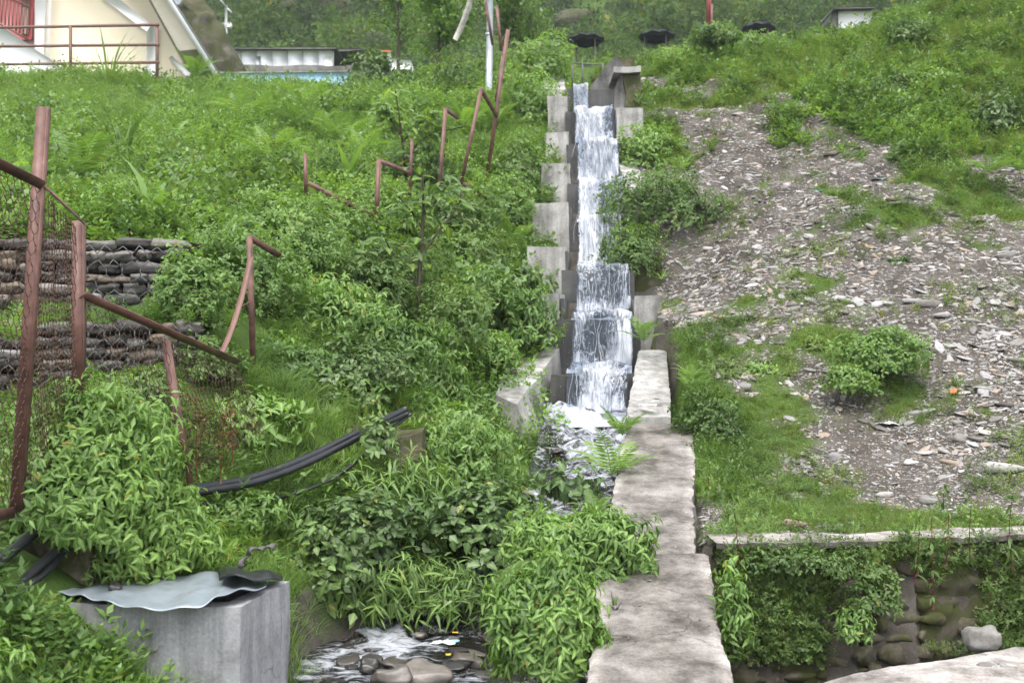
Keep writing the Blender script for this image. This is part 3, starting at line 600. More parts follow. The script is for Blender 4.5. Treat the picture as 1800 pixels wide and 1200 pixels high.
# falls: alpha sheet + strands + foam + drops
def fall_path(i, nb=6, nf=12):
    y0, z0 = LIPS[i]; yb = LIPS[i - 1][0] - 0.22 if i else y0 + 0.9
    zf = LIPS[i + 1][1] if i + 1 < len(LIPS) else -.52
    back = [(lerp(yb, y0, t), z0 + 0.05 + 0.02 * math.sin(t * 6)) for t in np.linspace(0, 1, nb)]
    fall = [(y0 - 0.30 * t ** 0.65 * (0.6 + 0.4 * t), z0 + 0.05 - (z0 - zf - 0.02) * t ** 1.45) for t in np.linspace(0.06, 1, nf)]
    return np.array(back + fall)
cascade = thing('waterfall', 'white water tumbling down the concrete steps', None, at(1045, 740, 9.6)); cascade['kind'] = 'structure'
SV, SF, ST_, SU, off = [], [], [], [], 0; FR = []
for i in range(len(LIPS)):
    pth = fall_path(i); m_ = 64
    s = np.linspace(0.0, 1, m_); r_ = np.random.default_rng(i)
    for layer in range(3):
        Y = pth[:, 0][:, None] + 0 * s; Z = pth[:, 1][:, None] + 0 * s
        lo, hi = (0.03, 0.985)
        if i == 0: lo, hi = 0.03, 0.42
        if i == 4: lo, hi = 0.05 + 0.1 * layer, 0.9
        if i >= 5: lo, hi = 0.08, 0.97
        X = xl(Y) + (xr(Y) - xl(Y)) * (lo + (hi - lo) * s)[None]
        P = np.stack([X, Y, Z], -1).reshape(-1, 3); dn = fbm(np.column_stack([P[:, 0] * 2.2, P[:, 2] * 0.6, P[:, 1]]), 6, 60 + i + 10 * layer)
        k = np.linspace(0, 1, len(pth))[:, None] + 0 * s
        P[:, 1] -= (0.05 + 0.025 * layer) * dn + 0.045 * layer * k.ravel(); P[:, 2] += 0.035 * fbm(P, 9, 70 + i) + ZC + 0.01
        # whiter at the lip and where it lands; tongues of denser water
        tone = 0.13 * np.exp(-((k - 0.34) / 0.13) ** 2) + 0.16 * sstep(0.8, 1, k) - 0.03 + 0.16 * snoise(np.column_stack([(s[None] * 7 + 0 * k).ravel(), (k * 1.3).ravel() + i * 9]), 1.0, 200 + i).reshape(k.shape) - 0.05 * layer
        tone = tone + (0.06 if i <= 3 else 0.04)
        edge_ = np.minimum(s, 1 - s)[None] + 0 * k; tone = tone - .30 * (1 - sstep(0, .05, edge_ + .02 * snoise(np.column_stack([k.ravel() * 9 + i, s[None].repeat(len(pth), 0).ravel()]), 1.5, 7).reshape(k.shape)))
        if layer == 0: tone = tone + (.04 if i <= 4 else -.045); FR.append((P, tone.ravel(), np.column_stack([(s[None] + 0 * k).ravel() + i * 3.3, k.ravel() * 1.6 + i]), gridf(len(pth), m_))); continue
        SV.append(P); SF.append(gridf(len(pth), m_) + off); ST_.append(tone.ravel()); SU.append(np.column_stack([(s[None] + 0 * k).ravel() + i * 3.3 + layer * 1.7, k.ravel() * 1.6 + i])); off += len(P)
sheet = mk('water_sheet', np.concatenate(SV), np.concatenate(SF), 'fall_sheet', cascade, np.concatenate(ST_), True, np.concatenate(SU))
V, F = join([(f[0], f[3]) for f in FR]); mk('froth_sheet', V, F, 'fall_froth', cascade, np.concatenate([f[1] for f in FR]), True, np.concatenate([f[2] for f in FR]))
strands, drops = [], []
for i in range(len(LIPS)):
    y0, z0 = LIPS[i]; pth = fall_path(i, 2, 10)[1:]; zf = pth[-1, 1]
    n = 9 if i else 4
    for q in range(n):
        s = rng.uniform(0.04, 0.97) if i else rng.uniform(0.05, 0.4)
        a, b_ = (0, len(pth)) if rng.random() < 0.6 else (rng.integers(0, 5), rng.integers(6, len(pth) + 1))
        p = pth[a:b_]; x = xl(p[:, 0]) + (xr(p[:, 0]) - xl(p[:, 0])) * s
        t = np.linspace(0, 1, len(p)); wig = np.cumsum(rng.normal(0, 0.011, len(p))) + rng.normal(0, 0.05) * t
        P = np.column_stack([x + wig, p[:, 0] - rng.uniform(0.02, 0.10) - 0.02 * t, p[:, 1] + ZC])
        strands.append(tube(P, rng.uniform(0.0008, 0.0024) * (0.35 + 1.0 * np.sin(PI * np.clip(t * 0.9 + 0.1, 0, 1)) ** 0.5), 4, False))
    for q in range(120):
        s = rng.uniform(0.02, 0.98) if i else rng.uniform(0.05, .42); yy = y0 - rng.uniform(0.1, 0.55); x = xl(yy) + (xr(yy) - xl(yy)) * s
        drops.append((x, yy, zf + ZC + abs(rng.normal(0, 0.10)), rng.uniform(0.0015, 0.0055)))
V, F = join(strands); mk('water_strands', V, F, 'foam', cascade, smooth=True, kind='stuff')
octa = (np.array([(1, 0, 0), (-1, 0, 0), (0, 1, 0), (0, -1, 0), (0, 0, 1), (0, 0, -1.0)]), np.array([(0, 2, 4), (2, 1, 4), (1, 3, 4), (3, 0, 4), (2, 0, 5), (1, 2, 5), (3, 1, 5), (0, 3, 5)]))
for q in range(700):
    yy = rng.uniform(8.3, 9.7); s = rng.random(); drops.append((lerp(xl(yy), xr(yy), s), yy, waterz(yy) + ZC + abs(rng.normal(0.02, 0.06)), rng.uniform(0.002, 0.006)))
D = np.array(drops); V, F, t = inst(octa, D[:, :3], np.tile(np.eye(3), (len(D), 1, 1)), D[:, 3]); mk('spray_drops', V, F, 'foam', cascade, smooth=True, kind='stuff')
# foam heaps where each fall lands
FV, FF, off = [], [], 0
for i in range(len(LIPS)):
    zf = LIPS[i + 1][1] if i + 1 < len(LIPS) else -.50
    yc = LIPS[i][0] - 0.36; a = np.linspace(0, 1, 44); d = np.linspace(-1, 1, 16)
    A, Dd = np.meshgrid(a, d, indexing='ij'); Y = yc + Dd * (0.24 if i < 7 else 0.32)
    X = lerp(xl(Y), xr(Y), 0.02 + 0.96 * A) if i else lerp(xl(Y), xr(Y), 0.02 + 0.9 * A)
    P = np.stack([X, Y, (zf + ZC + 0 * X) if i < 7 else waterz(Y) + ZC + .02], -1).reshape(-1, 3)
    h = np.clip(0.05 + 0.035 * fbm(P, 15, 300 + i) + 0.03 * fbm(P, 40, 330 + i), -0.03, .13) * (1 - np.abs(Dd).ravel() ** 3) * (0.45 + 0.85 * sstep(-.4, .6, snoise(np.column_stack([A.ravel() * 6 + i * 5, Dd.ravel()]), 1, 5)))
    P[:, 2] += h - 0.01; P[:, 1] += 0.05 * fbm(P, 8, 350 + i)
    FV.append(P); FF.append(gridf(44, 16) + off); off += len(P)
mk('foam_heap', np.concatenate(FV), np.concatenate(FF), 'foam', cascade, smooth=True, kind='stuff')
# running stream below
a, ys = np.linspace(0, 1, 90), np.concatenate([np.arange(2.0, 4.6, .1), np.arange(4.6, 9.9, 0.03)])
A, Y = np.meshgrid(a, ys, indexing='ij'); X = lerp(xl(Y) - 0.14, xr(Y) + 0.10, A)
P = np.stack([X, Y, waterz(Y) + ZC], -1).reshape(-1, 3)
rough_ = np.interp(P[:, 1], [4, 5.6, 6.1, 6.3, 7, 7.8, 8.6, 9.6], [.25, .3, .75, .8, .7, 1.0, 1.3, 1.5])
P[:, 2] += rough_ * (0.030 * fbm(P[:, :2] * (1, 1.6), 7, 401) + 0.016 * fbm(P[:, :2], 22, 402)); P[:, 2] += 0.05 * np.maximum(0, rough_ - 0.9) * fbm(P[:, :2], 11, 403)
tone = np.interp(P[:, 1], [4, 5.4, 5.9, 6.2, 6.6, 7.4, 7.9, 8.6, 9.6], [-.02, .03, .06, .10, .06, .05, .08, .12, .17]) + 0.10 * fbm(P[:, :2] * (1.4, 1), 4, 404)
tag(mk('stream_water', P, gridf(90, len(ys)), 'water', tint=tone, smooth=True), 'shallow stream water running over stones', kind='structure')
P = np.column_stack([rng.uniform(-1.1, 0.4, 1), [9.0], [0]])

# ------------------------------------------------------------------ the sloping wall in the foreground
def slab_path(name, st, parent, mat, base, seed, nx=26, step=0.02, edge=0.016):
    """top surface through stations (y, xa, xb, z) with crumbling edges, sides down to base"""
    st = np.array(st); ys = np.arange(st[0, 0], st[-1, 0] + 1e-6, step); xa, xb, z = (np.interp(ys, st[:, 0], st[:, k]) for k in (1, 2, 3))
    rr = np.random.default_rng(seed); ragged = lambda: np.convolve(rr.normal(0, 1, len(ys) + 8), np.array((.25, .5, .25)), 'same')[4:-4] * .45 + np.convolve(rr.normal(0, 1, len(ys) + 30), np.hanning(15) / 4, 'same')[15:-15] * .5 - 1.2 * (np.convolve((rr.random(len(ys) + 8) > .955) * 1.0, np.array((.4, 1, .8, .4)), 'same')[4:-4])
    e1 = -edge * .6 * ragged(); e2 = edge * .6 * ragged()
    s = np.linspace(0, 1, nx); X = (xa + e1)[:, None] + ((xb + e2) - (xa + e1))[:, None] * s[None]; Y = ys[:, None] + 0 * s
    P = np.stack([X, Y, z[:, None] + 0 * s], -1).reshape(-1, 3)
    rim = np.minimum(s, 1 - s)[None] * (xb - xa)[:, None]
    P[:, 2] += 0.007 * fbm(P, 12, seed + 9) + 0.004 * fbm(P, 40, seed + 10) - 0.022 * np.exp(-rim.ravel() / 0.012) * (0.5 + 0.5 * snoise(P, 14, seed + 11))
    tint = np.clip(rim.ravel() / 0.26, 0, 1)
    top = P.reshape(len(ys), nx, 3); parts = [(P, gridf(len(ys), nx))]; tt = [tint]
    for col in (0, nx - 1):
        k = np.linspace(0, 1, 9); C = top[:, col]; W = C[:, None] * 1; W = np.repeat(C[:, None], 9, 1); W[..., 2] = C[:, None, 2] + (base - C[:, None, 2]) * k[None]
        W = W.reshape(-1, 3); W[:, 0] += 0.012 * fbm(W, 8, seed + 20 + col) * np.tile(k > 0.05, len(ys)); parts.append((W, gridf(len(ys), 9))); tt.append(np.full(len(W), 0.5))
    for row in (0, len(ys) - 1):
        k = np.linspace(0, 1, 7); C = top[row]; W = np.repeat(C[:, None], 7, 1); W[..., 2] = C[:, None, 2] + (base - C[:, None, 2]) * k[None]; W = W.reshape(-1, 3); parts.append((W, gridf(nx, 7))); tt.append(np.full(len(W), 0.2))
    V, F = join(parts)
    return mk(name, V, F, mat, parent, np.concatenate(tt))
ramp_o = thing('concrete_wall', 'long sloping concrete wall with worn pale edges beside the stream', 'wall', at(1150, 1200, 4.5))
def stn(y, a, b, d): p, q = at(a, y, d), at(b, y, d); return (d, p[0], q[0], p[2])
s1 = [stn(1420, 985, 1350, 3.55), stn(1200, 1030, 1290, 4.5), stn(1085, 1045, 1262, 5.2), stn(972, 1052, 1246, 6.0)]
slab_path('wall_section', s1, ramp_o, 'concrete_path', 0.2, 500)
s2 = [stn(975, 1058, 1222, 6.01), stn(880, 1075, 1218, 7.0), stn(800, 1090, 1222, 8.0), stn(745, 1104, 1217, 8.85)]
slab_path('wall_section', s2, ramp_o, 'concrete_path', 0.3, 530)
s3 = [stn(733, 1101, 1180, 8.87), stn(670, 1112, 1176, 9.7), stn(615, 1122, 1172, 10.7)]
slab_path('wall_section', s3, ramp_o, 'concrete', 0.5, 560, nx=14)

# ------------------------------------------------------------------ retaining wall on the right, with stones set in mossy mortar
rw = thing('retaining_wall', 'mossy stone retaining wall overgrown with weeds on the right', 'wall', R3(2.3, 6.2, -1.7))
nxw = 330; xs_ = np.linspace(1.19, 9.0, nxw); zz = np.linspace(-2.15, -1.08, 46)
XX, ZZ = np.meshgrid(xs_, zz, indexing='ij'); P = np.stack([XX, wall_y(XX) - 0.06 + 0.05 * (ZZ + 1.6), ZZ + ZC], -1).reshape(-1, 3)
P[:, 1] += 0.03 * fbm(P, 6, 601) + 0.022 * fbm(P, 20, 602)
mk('wall_face', P, gridf(nxw, 46), 'mortar_moss', rw, smooth=True)
st = [(x, wall_y(x) - 0.10, wall_y(x) + 0.20, -1.055 + 0.01 * math.sin(x * 2)) for x in np.arange(1.2, 9.05, 0.25)]
ys = np.array(st); V, F = [], []
nst = len(st); s = np.linspace(0, 1, 8); xs_f = np.linspace(1.2, 9, 240)
edge0 = np.interp(xs_f, ys[:, 0], ys[:, 1]) + 0.015 * fbm(np.column_stack([xs_f, xs_f]), 7, 611); edge1 = np.interp(xs_f, ys[:, 0], ys[:, 2]) + 0.03 * fbm(np.column_stack([xs_f, xs_f]), 4, 612)
top = np.stack([xs_f[:, None] + 0 * s, edge0[:, None] + (edge1 - edge0)[:, None] * s, np.interp(xs_f, ys[:, 0], ys[:, 3])[:, None] + 0 * s + ZC], -1); T = top.reshape(-1, 3).copy(); T[:, 2] += 0.006 * fbm(T, 14, 613)
fr_ = np.stack([T.reshape(240, 8, 3)[:, 0], T.reshape(240, 8, 3)[:, 0] - (0, -0.012, 0.035)], 1).reshape(-1, 3)
V, F = join([(T, gridf(240, 8)), (fr_, gridf(240, 2))]); mk('coping', V, F, 'concrete_path', rw, np.concatenate([np.full(len(T), .12), np.full(len(fr_), .3)]))
BLD = [fast_mesh('stone', *(lambda w: (w[0], w[1]))(weld(*boulder(np.random.default_rng(700 + k), 4, .3, 5))), 'stone_moss', smooth=True) for k in range(8)]
def TRS(p, s, rz=0, rx=0, ry=0):
    M = (Matrix.Rotation(rz, 4, 'Z') @ Matrix.Rotation(rx, 4, 'X') @ Matrix.Rotation(ry, 4, 'Y')) @ Matrix.Diagonal((*s, 1)); M = np.array(M); M[:3, 3] = p; return M
RUB = [fast_mesh('stone', *stonev(np.random.default_rng(780 + k), .4, 6 + k % 3)[:2], 'stone_moss') for k in range(12)]
z = -2.0
while z < -1.14:
    x = 1.22 + rng.uniform(0, .1); h = rng.uniform(0.07, 0.13)
    while x < 5.0:
        w = rng.uniform(0.08, 0.24)
        if rng.random() < 0.9:
            put('stone', RUB[rng.integers(12)], TRS((x + w / 2, wall_y(x + w / 2) - 0.035 + 0.05 * (z + 1.6) + rng.uniform(-.008, .02), z + h / 2 + ZC + rng.normal(0, .012)), (w / .86, h / .62, .10 / .4), 0.19 + rng.normal(0, .08), PI / 2 + rng.normal(0, .08), rng.normal(0, .12)), rw)
        x += w
    z += h
# concrete apron at the foot of that wall
st = [at(1380, 1230, 4.95), at(1470, 1192, 5.18), at(1560, 1170, 5.35), at(1680, 1147, 5.55), at(1900, 1105, 5.95), at(2300, 1060, 6.6)]
e = spline(st, 60); near = e + np.array((0.5, -1.6, 0)); near[:, 2] = e[:, 2]
s = np.linspace(0, 1, 24); P = (e[:, None] + (near - e)[:, None] * s[None, :, None]).reshape(-1, 3); P[:, 2] = R3(0, 0, -1.585)[2] + 0.012 * fbm(P, 3, 650) + 0.004 * fbm(P, 20, 651)
side = np.stack([P.reshape(60, 24, 3)[:, 0], P.reshape(60, 24, 3)[:, 0] - (0, 0, 0.5)], 1).reshape(-1, 3)
V, F = join([(P, gridf(60, 24)), (side, gridf(60, 2))])
tag(mk('concrete_apron', V, F, 'concrete_path', tint=np.concatenate([np.clip(np.tile(s, 60) * 0.5, 0, 1) * .45, np.full(120, .3)])), 'pale cracked concrete apron at the foot of the mossy wall', kind='structure')

# ------------------------------------------------------------------ stones: gabion tiers behind the fence
GST = [fast_mesh('stone', *weld(*boulder(np.random.default_rng(740 + k), 3, 0.26, 12, 5.0)), 'gabion_stone') for k in range(10)]
def hexnet(corners, cw, ch, r, sag=0.0, seed=0, drop=0.0, holes=0):
    """wire net over a bilinear patch corners=[bottom-left, bottom-right, top-right, top-left]"""
    bl, br, tr_, tl = [np.array(c, float) for c in corners]; rr = np.random.default_rng(seed)
    W = np.linalg.norm(br - bl); H = max(np.linalg.norm(tl - bl), np.linalg.norm(tr_ - br)); nu, nv = max(2, int(W / cw)), max(2, int(H / ch))
    def P(u, v):
        p = (bl * (1 - u) + br * u) * (1 - v) + (tl * (1 - u) + tr_ * u) * v
        return p + np.array((0.006 * math.sin(u * 17 + v * 9 + seed), sag * math.sin(u * PI) * math.sin(v * 5 + seed) + 0.006 * math.sin(v * 31 + u * 13), 0.006 * math.sin(u * 23 + v * 7)))
    E = []
    for j in range(nv + 1):
        for i in range(nu + 1):
            u0 = (i + (0.5 if j % 2 else 0)) / nu; v0 = j / nv
            if u0 > 1: continue
            a = P(u0, min(1, v0)); b_ = P(u0, min(1, v0 + 0.45 / nv)); E.append((a, b_))
            for du in (-0.5, 0.5):
                u1 = u0 + du / nu
                if 0 <= u1 <= 1 and v0 + 1 / nv <= 1.001: E.append((b_, P(u1, min(1, v0 + 1 / nv))))
    parts = [bar(a, b_, r * 2, r * 2, (0.3, 1, 0.2)) for a, b_ in E if rr.random() > drop and np.linalg.norm(a - b_) > 1e-4]
    V, F = join(parts); return V, [f for f in F]
def gabion(label, p0, p1, base, top, rows, wmin, wmax, depth, seed):
    r = np.random.default_rng(seed)
    g = thing('gabion_wall', label, 'wall', ((p0[0] + p1[0]) / 2, (p0[1] + p1[1]) / 2, base)); L = np.linalg.norm((p1 - p0)[:2]); ux = (p1 - p0)[:2] / L; ang = math.atan2(ux[1], ux[0])
    nb = 40; s = np.linspace(0, 1, nb); back = np.stack([np.stack([p0[0] + ux[0] * L * s, p0[1] + ux[1] * L * s + 0.14, np.full(nb, z)], 1) for z in (base - .3, top - .02)], 1).reshape(-1, 3)
    back2 = np.stack([back.reshape(nb, 2, 3)[:, 1], back.reshape(nb, 2, 3)[:, 1] + (0, depth, 0)], 1).reshape(-1, 3)
    V, F = join([(back, gridf(nb, 2)), (back2, gridf(nb, 2))]); mk('fill', V, F, 'slate_dark', g)
    hs = r.uniform(0.8, 1.2, rows); hs = hs / hs.sum() * (top - base); z = base
    for h in hs:
        x = r.uniform(-.05, .05)
        while x < L:
            w = r.uniform(wmin, wmax); cx = x + w / 2
            put('stone', GST[r.integers(10)], TRS((p0[0] + ux[0] * cx, p0[1] + ux[1] * cx + 0.06 + r.uniform(-.03, .03), z + h / 2 + r.normal(0, .006)), (w * 1.02, 0.22, h * r.uniform(.8, 1.06)), ang + r.normal(0, .15), r.normal(0, .06), r.normal(0, .06)), g)
            x += w * 0.98
        z += h
    return g
a, b_ = at(-420, 430, 7.4), at(292, 430, 7.72)
g = gabion('upper tier of grey fieldstone gabion wall behind the wire fence', a, b_, R3(0, 0, .27)[2], R3(0, 0, .93)[2], 8, .09, .30, .6, 3)
V, F = hexnet([at(140, 560, 7.36), at(320, 560, 7.48), at(320, 435, 7.48), at(140, 430, 7.36)], 0.105, 0.09, 0.0024, seed=4); mk('wire_mesh', V, F, 'wire_grey', g)
a, b_ = at(-420, 600, 6.8), at(345, 600, 7.16)
g2 = gabion('lower tier of small-stone gabion wall under a wire basket edge', a, b_, R3(0, 0, -.36)[2], R3(0, 0, .29)[2], 8, .07, .24, .4, 9)
V, F = hexnet([at(-420, 690, 6.64), at(345, 690, 6.98), at(345, 570, 6.98), at(-420, 566, 6.64)], 0.10, 0.085, 0.0024, seed=6); mk('wire_mesh', V, F, 'wire_grey', g2)

# ------------------------------------------------------------------ iron fence
def angle_iron(p, q, w):
    p, q = np.array(p), np.array(q)
    a = bar(p, q, w, 0.006, (1, 0.15, 0)); off = np.array((w / 2 - .003, w / 2, 0)); b2 = bar(p + off, q + off, w, 0.006, (-.15, 1, 0)); return join([a, b2])
fence = thing('wire_fence', 'rusty angle-iron fence with hexagonal wire mesh at the left edge', 'fence', at(137, 700, 5.1))
def post(px0, py0, px1, py1, d, w, parent, d2=None):
    V, F = angle_iron(at(px0, py0, d), at(px1, py1, d2 or d), w); return mk('post', V, F, 'iron', parent)
def rail(p, q, w, parent, name='rail'):
    V, F = bar(p, q, 0.006, w, (0.1, 1, 0)); return mk(name, V, F, 'iron', parent)
post(74, 188, 26, 900, 4.5, .046, fence); post(136, 388, 136, 760, 5.1, .052, fence); post(290, 598, 332, 860, 5.75, .042, fence); post(438, 415, 444, 640, 7.2, .036, fence)
rail(at(-420, 80, 3.3), at(76, 326, 4.49), .045, fence); post(-330, 20, -330, 960, 3.5, .046, fence); rail(at(68, 318, 4.48), at(144, 388, 5.08), .045, fence); rail(at(146, 518, 5.09), at(420, 637, 6.6), .05, fence); rail(at(440, 418, 7.2), at(492, 450, 7.5), .045, fence); rail(at(-330, 970, 3.5), at(26, 900, 4.5), .05, fence)
P = spline([at(441, 452, 7.14), at(425, 520, 7.0), at(406, 580, 6.8), at(386, 628, 6.6)], 14); V = np.stack([P - (.02, 0, .004), P + (.02, 0, .004)], 1).reshape(-1, 3); mk('bent_brace', V, gridf(14, 2), 'rail_brown', fence, smooth=True).modifiers.new('thick', 'SOLIDIFY').thickness = .006
rail(at(422, 540, 6.95), at(440, 530, 7.18), .02, fence, 'brace')
nets = [hexnet([at(-320, 940, 3.52), at(28, 890, 4.49), at(70, 330, 4.49), at(-320, 142, 3.52)], .036, .052, .0013, .01, 1), hexnet([at(38, 880, 4.52), at(133, 760, 5.08), at(133, 400, 5.08), at(74, 335, 4.52)], .036, .052, .0013, .02, 2), hexnet([at(142, 800, 5.12), at(312, 850, 5.73), at(296, 600, 5.73), at(142, 532, 5.12)], .04, .055, .0013, .03, 3), hexnet([at(320, 850, 5.76), at(470, 760, 6.6), at(420, 645, 6.6), at(296, 605, 5.76)], .045, .06, .0013, .03, 5)]
V, F = join(nets); mk('wire_mesh', V, F, 'wire_rust', fence)
uf = thing('iron_fence', 'leaning rusty iron fence posts climbing the slope beside the cascade', 'fence', at(663, 385, 11))
for a in [(536, 270, 538, 345, 10.5, .036), (666, 280, 660, 405, 11, .05), (724, 245, 720, 345, 11.8, .036), (783, 190, 768, 380, 12.2, .042), (846, 155, 806, 345, 12.8, .042), (893, 52, 854, 325, 13.5, .05), (873, 10, 881, 90, 16, .045), (848, -30, 866, 80, 17.2, .045), (884, 98, 872, 180, 15, .045)]: post(*a, uf)
for p, q in (((542, 322, 10.5), (662, 384, 11)), ((666, 282, 11), (722, 304, 11.8)), ((783, 192, 12.2), (805, 208, 12.5)), ((846, 158, 12.8), (874, 206, 13.5)), ((812, 322, 12.9), (858, 352, 13.4)), ((892, 56, 13.5), (879, 76, 14.2)), ((700, 296, 11.5), (724, 306, 11.8))): rail(at(*p), at(*q), .05, uf)

# ------------------------------------------------------------------ tank and roofing sheet
fr0, br0 = at(422, 1068, 4.5), at(509, 1021, 5.05); z0 = (fr0[2] + br0[2]) / 2; fr0[2] = br0[2] = z0
side = br0 - fr0; lat = np.array((-1.18, 0.10, 0)); fl0, bl0 = fr0 + lat, br0 + lat
tank = thing('concrete_tank', 'square grey concrete water tank below the roofing sheet', 'tank', (fr0 + bl0) / 2 - (0, 0, 1.05)); low = np.array((0, 0, -1.0))
un, us = lat / np.linalg.norm(lat), side / np.linalg.norm(side); th = 0.10
def wallblock(a, b2, inn, name):
    c = [[[a + low, a], [a + inn * th + low, a + inn * th]], [[b2 + low, b2], [b2 + inn * th + low, b2 + inn * th]]]
    V, F = hexa(c, (16, 3, 12), 0.006, 9, 77); return mk(name, V, F, 'concrete_tank', tank)
wallblock(fr0, fl0, us, 'wall'); wallblock(br0, bl0, -us, 'wall'); wallblock(fr0 + us * th * 1.02, br0 - us * th * 1.02, un, 'wall'); wallblock(fl0 + us * th * 1.02, bl0 - us * th * 1.02, -un, 'wall')
V, F = box(bl0 + (0, -.4, -.3), br0 + (-.1, -.1, -.28)); mk('dark_inside', V, F, 'dark_void', tank)  # near-black sheet paints the dark inside of the hollow tank
fe = spline([at(45, 1050, 4.62), at(120, 1046, 4.58), at(185, 1056, 4.5), at(262, 1070, 4.42), at(345, 1069, 4.40), at(400, 1046, 4.50), at(462, 1036, 4.66)], 110)
be = spline([at(70, 1040, 4.9), at(150, 1036, 4.95), at(230, 1030, 5.0), at(310, 1017, 5.05), at(380, 1006, 5.08), at(428, 1013, 5.08), at(470, 1024, 5.05)], 110)
v = np.linspace(0, 1, 22); G = fe[:, None] + (be - fe)[:, None] * v[None, :, None]; u = np.linspace(0, 1, 110)
G[..., 2] += (0.0065 * np.sin(2 * PI * (8.5 * u + .35 * np.sin(5 * u)))[:, None] * (1 - .25 * v)[None] + 0.016 * np.sin(PI * v)[None] * np.sin(5 * u + 1)[:, None]) + 0.006; G = G.reshape(-1, 3); G += vnoise(G, 5, 0.008, 8) + vnoise(G, 16, .003, 9)
sh = tag(mk('roofing_sheet', G, gridf(110, 22), 'galvanised', smooth=True), 'crumpled galvanised corrugated sheet laid over the tank', 'sheet'); so = sh.modifiers.new('thick', 'SOLIDIFY'); so.thickness = 0.003
fe = spline([at(385, 1024, 4.75), at(430, 1016, 4.7), at(470, 1026, 4.8), at(497, 1018, 4.92)], 30); be = spline([at(382, 1006, 5.1), at(420, 1004, 5.12), at(460, 1009, 5.1), at(492, 1016, 5.06)], 30)
v = np.linspace(0, 1, 10); G = (fe[:, None] + (be - fe)[:, None] * v[None, :, None]); G[..., 2] += 0.02 * np.sin(PI * v)[None] + 0.012 * np.sin(np.linspace(0, 11, 30))[:, None]; G = G.reshape(-1, 3) + (0, 0, .012)
sh = tag(mk('curled_underside', G, gridf(30, 10), 'plastic_black', smooth=True), 'dark underside of the roofing sheet curled up at the tank corner', 'sheet'); so = sh.modifiers.new('thick', 'SOLIDIFY'); so.thickness = 0.004  # added black piece standing in for the roofing sheet's curled-up underside
P = spline([at(424, 1006, 5.02), at(424, 990, 5.0), at(436, 978, 5.03), at(440, 966, 5.0), at(458, 966, 5.02), at(470, 962, 5.05), at(484, 960, 5.1)], 40); w = np.array([(math.sin(k * .33), 0.2, math.cos(k * .33)) for k in range(40)]) * 0.016
V = np.stack([P - w, P + w], 1).reshape(-1, 3); rb = tag(mk('plastic_strip', V, gridf(40, 2), 'slate_dark', smooth=True), 'dark twisted strip sticking up behind the tank', 'strip'); so = rb.modifiers.new('thick', 'SOLIDIFY'); so.thickness = 0.003
RST = [fast_mesh('stone', *weld(*boulder(np.random.default_rng(760 + k), 4, 0.24, 4.5, 2.6)), 'river_stone', smooth=True) for k in range(6)]
tag(put('pebble', RST[0], TRS(at(205, 1034, 4.72) + (0, -.02, .012), (.062, .05, .03), .3)), 'small dark pebble lying on the corrugated sheet', 'stone')

# ------------------------------------------------------------------ black water pipes
def pipe(pts, r, label):
    P = spline([at(*p) for p in pts], 70); V, F = tube(P, r, 10); tag(mk('water_pipe', V, F, 'pipe', smooth=True), label, 'pipe', 'black water pipes')
pipe([(-120, 1065, 4.2), (0, 985, 4.5), (60, 937, 4.7), (118, 905, 4.9), (230, 880, 5.45), (345, 858, 5.95), (430, 843, 6.3), (520, 812, 6.65), (600, 775, 6.95), (660, 745, 7.2), (712, 720, 7.5)], .026, 'upper thick black pipe sagging across the vegetation')
pipe([(-60, 1130, 4.1), (22, 1040, 4.45), (75, 990, 4.65), (128, 950, 4.85), (240, 895, 5.4), (345, 866, 5.9), (430, 852, 6.25), (520, 822, 6.6), (600, 784, 6.92), (660, 752, 7.18), (714, 727, 7.5)], .024, 'second thick black pipe running just under the upper one')
pipe([(-50, 1160, 4.1), (30, 1050, 4.42), (85, 1002, 4.62), (130, 960, 4.85), (250, 905, 5.4), (340, 886, 5.85), (420, 888, 6.2), (500, 872, 6.5), (580, 843, 6.8), (640, 800, 7.0), (690, 752, 7.35), (722, 728, 7.55)], .013, 'thin black pipe hanging lowest over the plants')
# old mossy masonry the pipes run into
c0, c1 = at(560, 800, 7.55), at(745, 748, 7.65)
V, F = box((c0[0], 7.45, c0[2] - .35), (c1[0], 8.1, c1[2]), (14, 6, 10), 0.035, 6, 801); tag(mk('masonry_block', V, F, 'stone_moss'), 'old brown masonry ledge with moss behind the black pipes', 'masonry')
c0, c1 = at(-100, 1010, 4.75), at(128, 930, 4.75)
V, F = box((c0[0], 4.9, c0[2] - .4), (c1[0], 5.4, c1[2]), (14, 6, 8), 0.03, 6, 802); tag(mk('masonry_ledge', V, F, 'stone_moss'), 'low mossy ledge under the pipes at the left edge', 'masonry')

# ------------------------------------------------------------------ house and yard at the top left
YB = 25.5
house = thing('house', 'cream and white gabled house with steep roof at the top left', 'house', at(150, 135, YB))
def pp(name, pts, d, mat, depth=0.3, parent=house):
    V, F = poly_prism([at(x, y, d) for x, y in pts], depth); return mk(name, V, F, mat, parent)
pp('wall', [(60, 170), (60, -353), (345, 145), (345, 170)], YB, 'cream_paint', 5.0)
pp('wall', [(-265, 170), (-265, 140), (59, -353), (59, 170)], YB, 'white_paint', 5.0)
pp('band', [(175, -6), (204, -6), (266, 44), (258, 56)], YB - .08, 'white_paint', .079); pp('pillar', [(258, 57), (266, 45), (277, 50), (273, 170), (256, 170)], YB - .08, 'white_paint', .079)
pp('band', [(296, 102), (302, 98), (338, 132), (328, 136)], YB - .08, 'white_paint', .079)
pp('pillar', [(61, 170), (61, -40), (83, -40), (77, 80), (75, 170)], YB - .30, 'white_paint', .299)
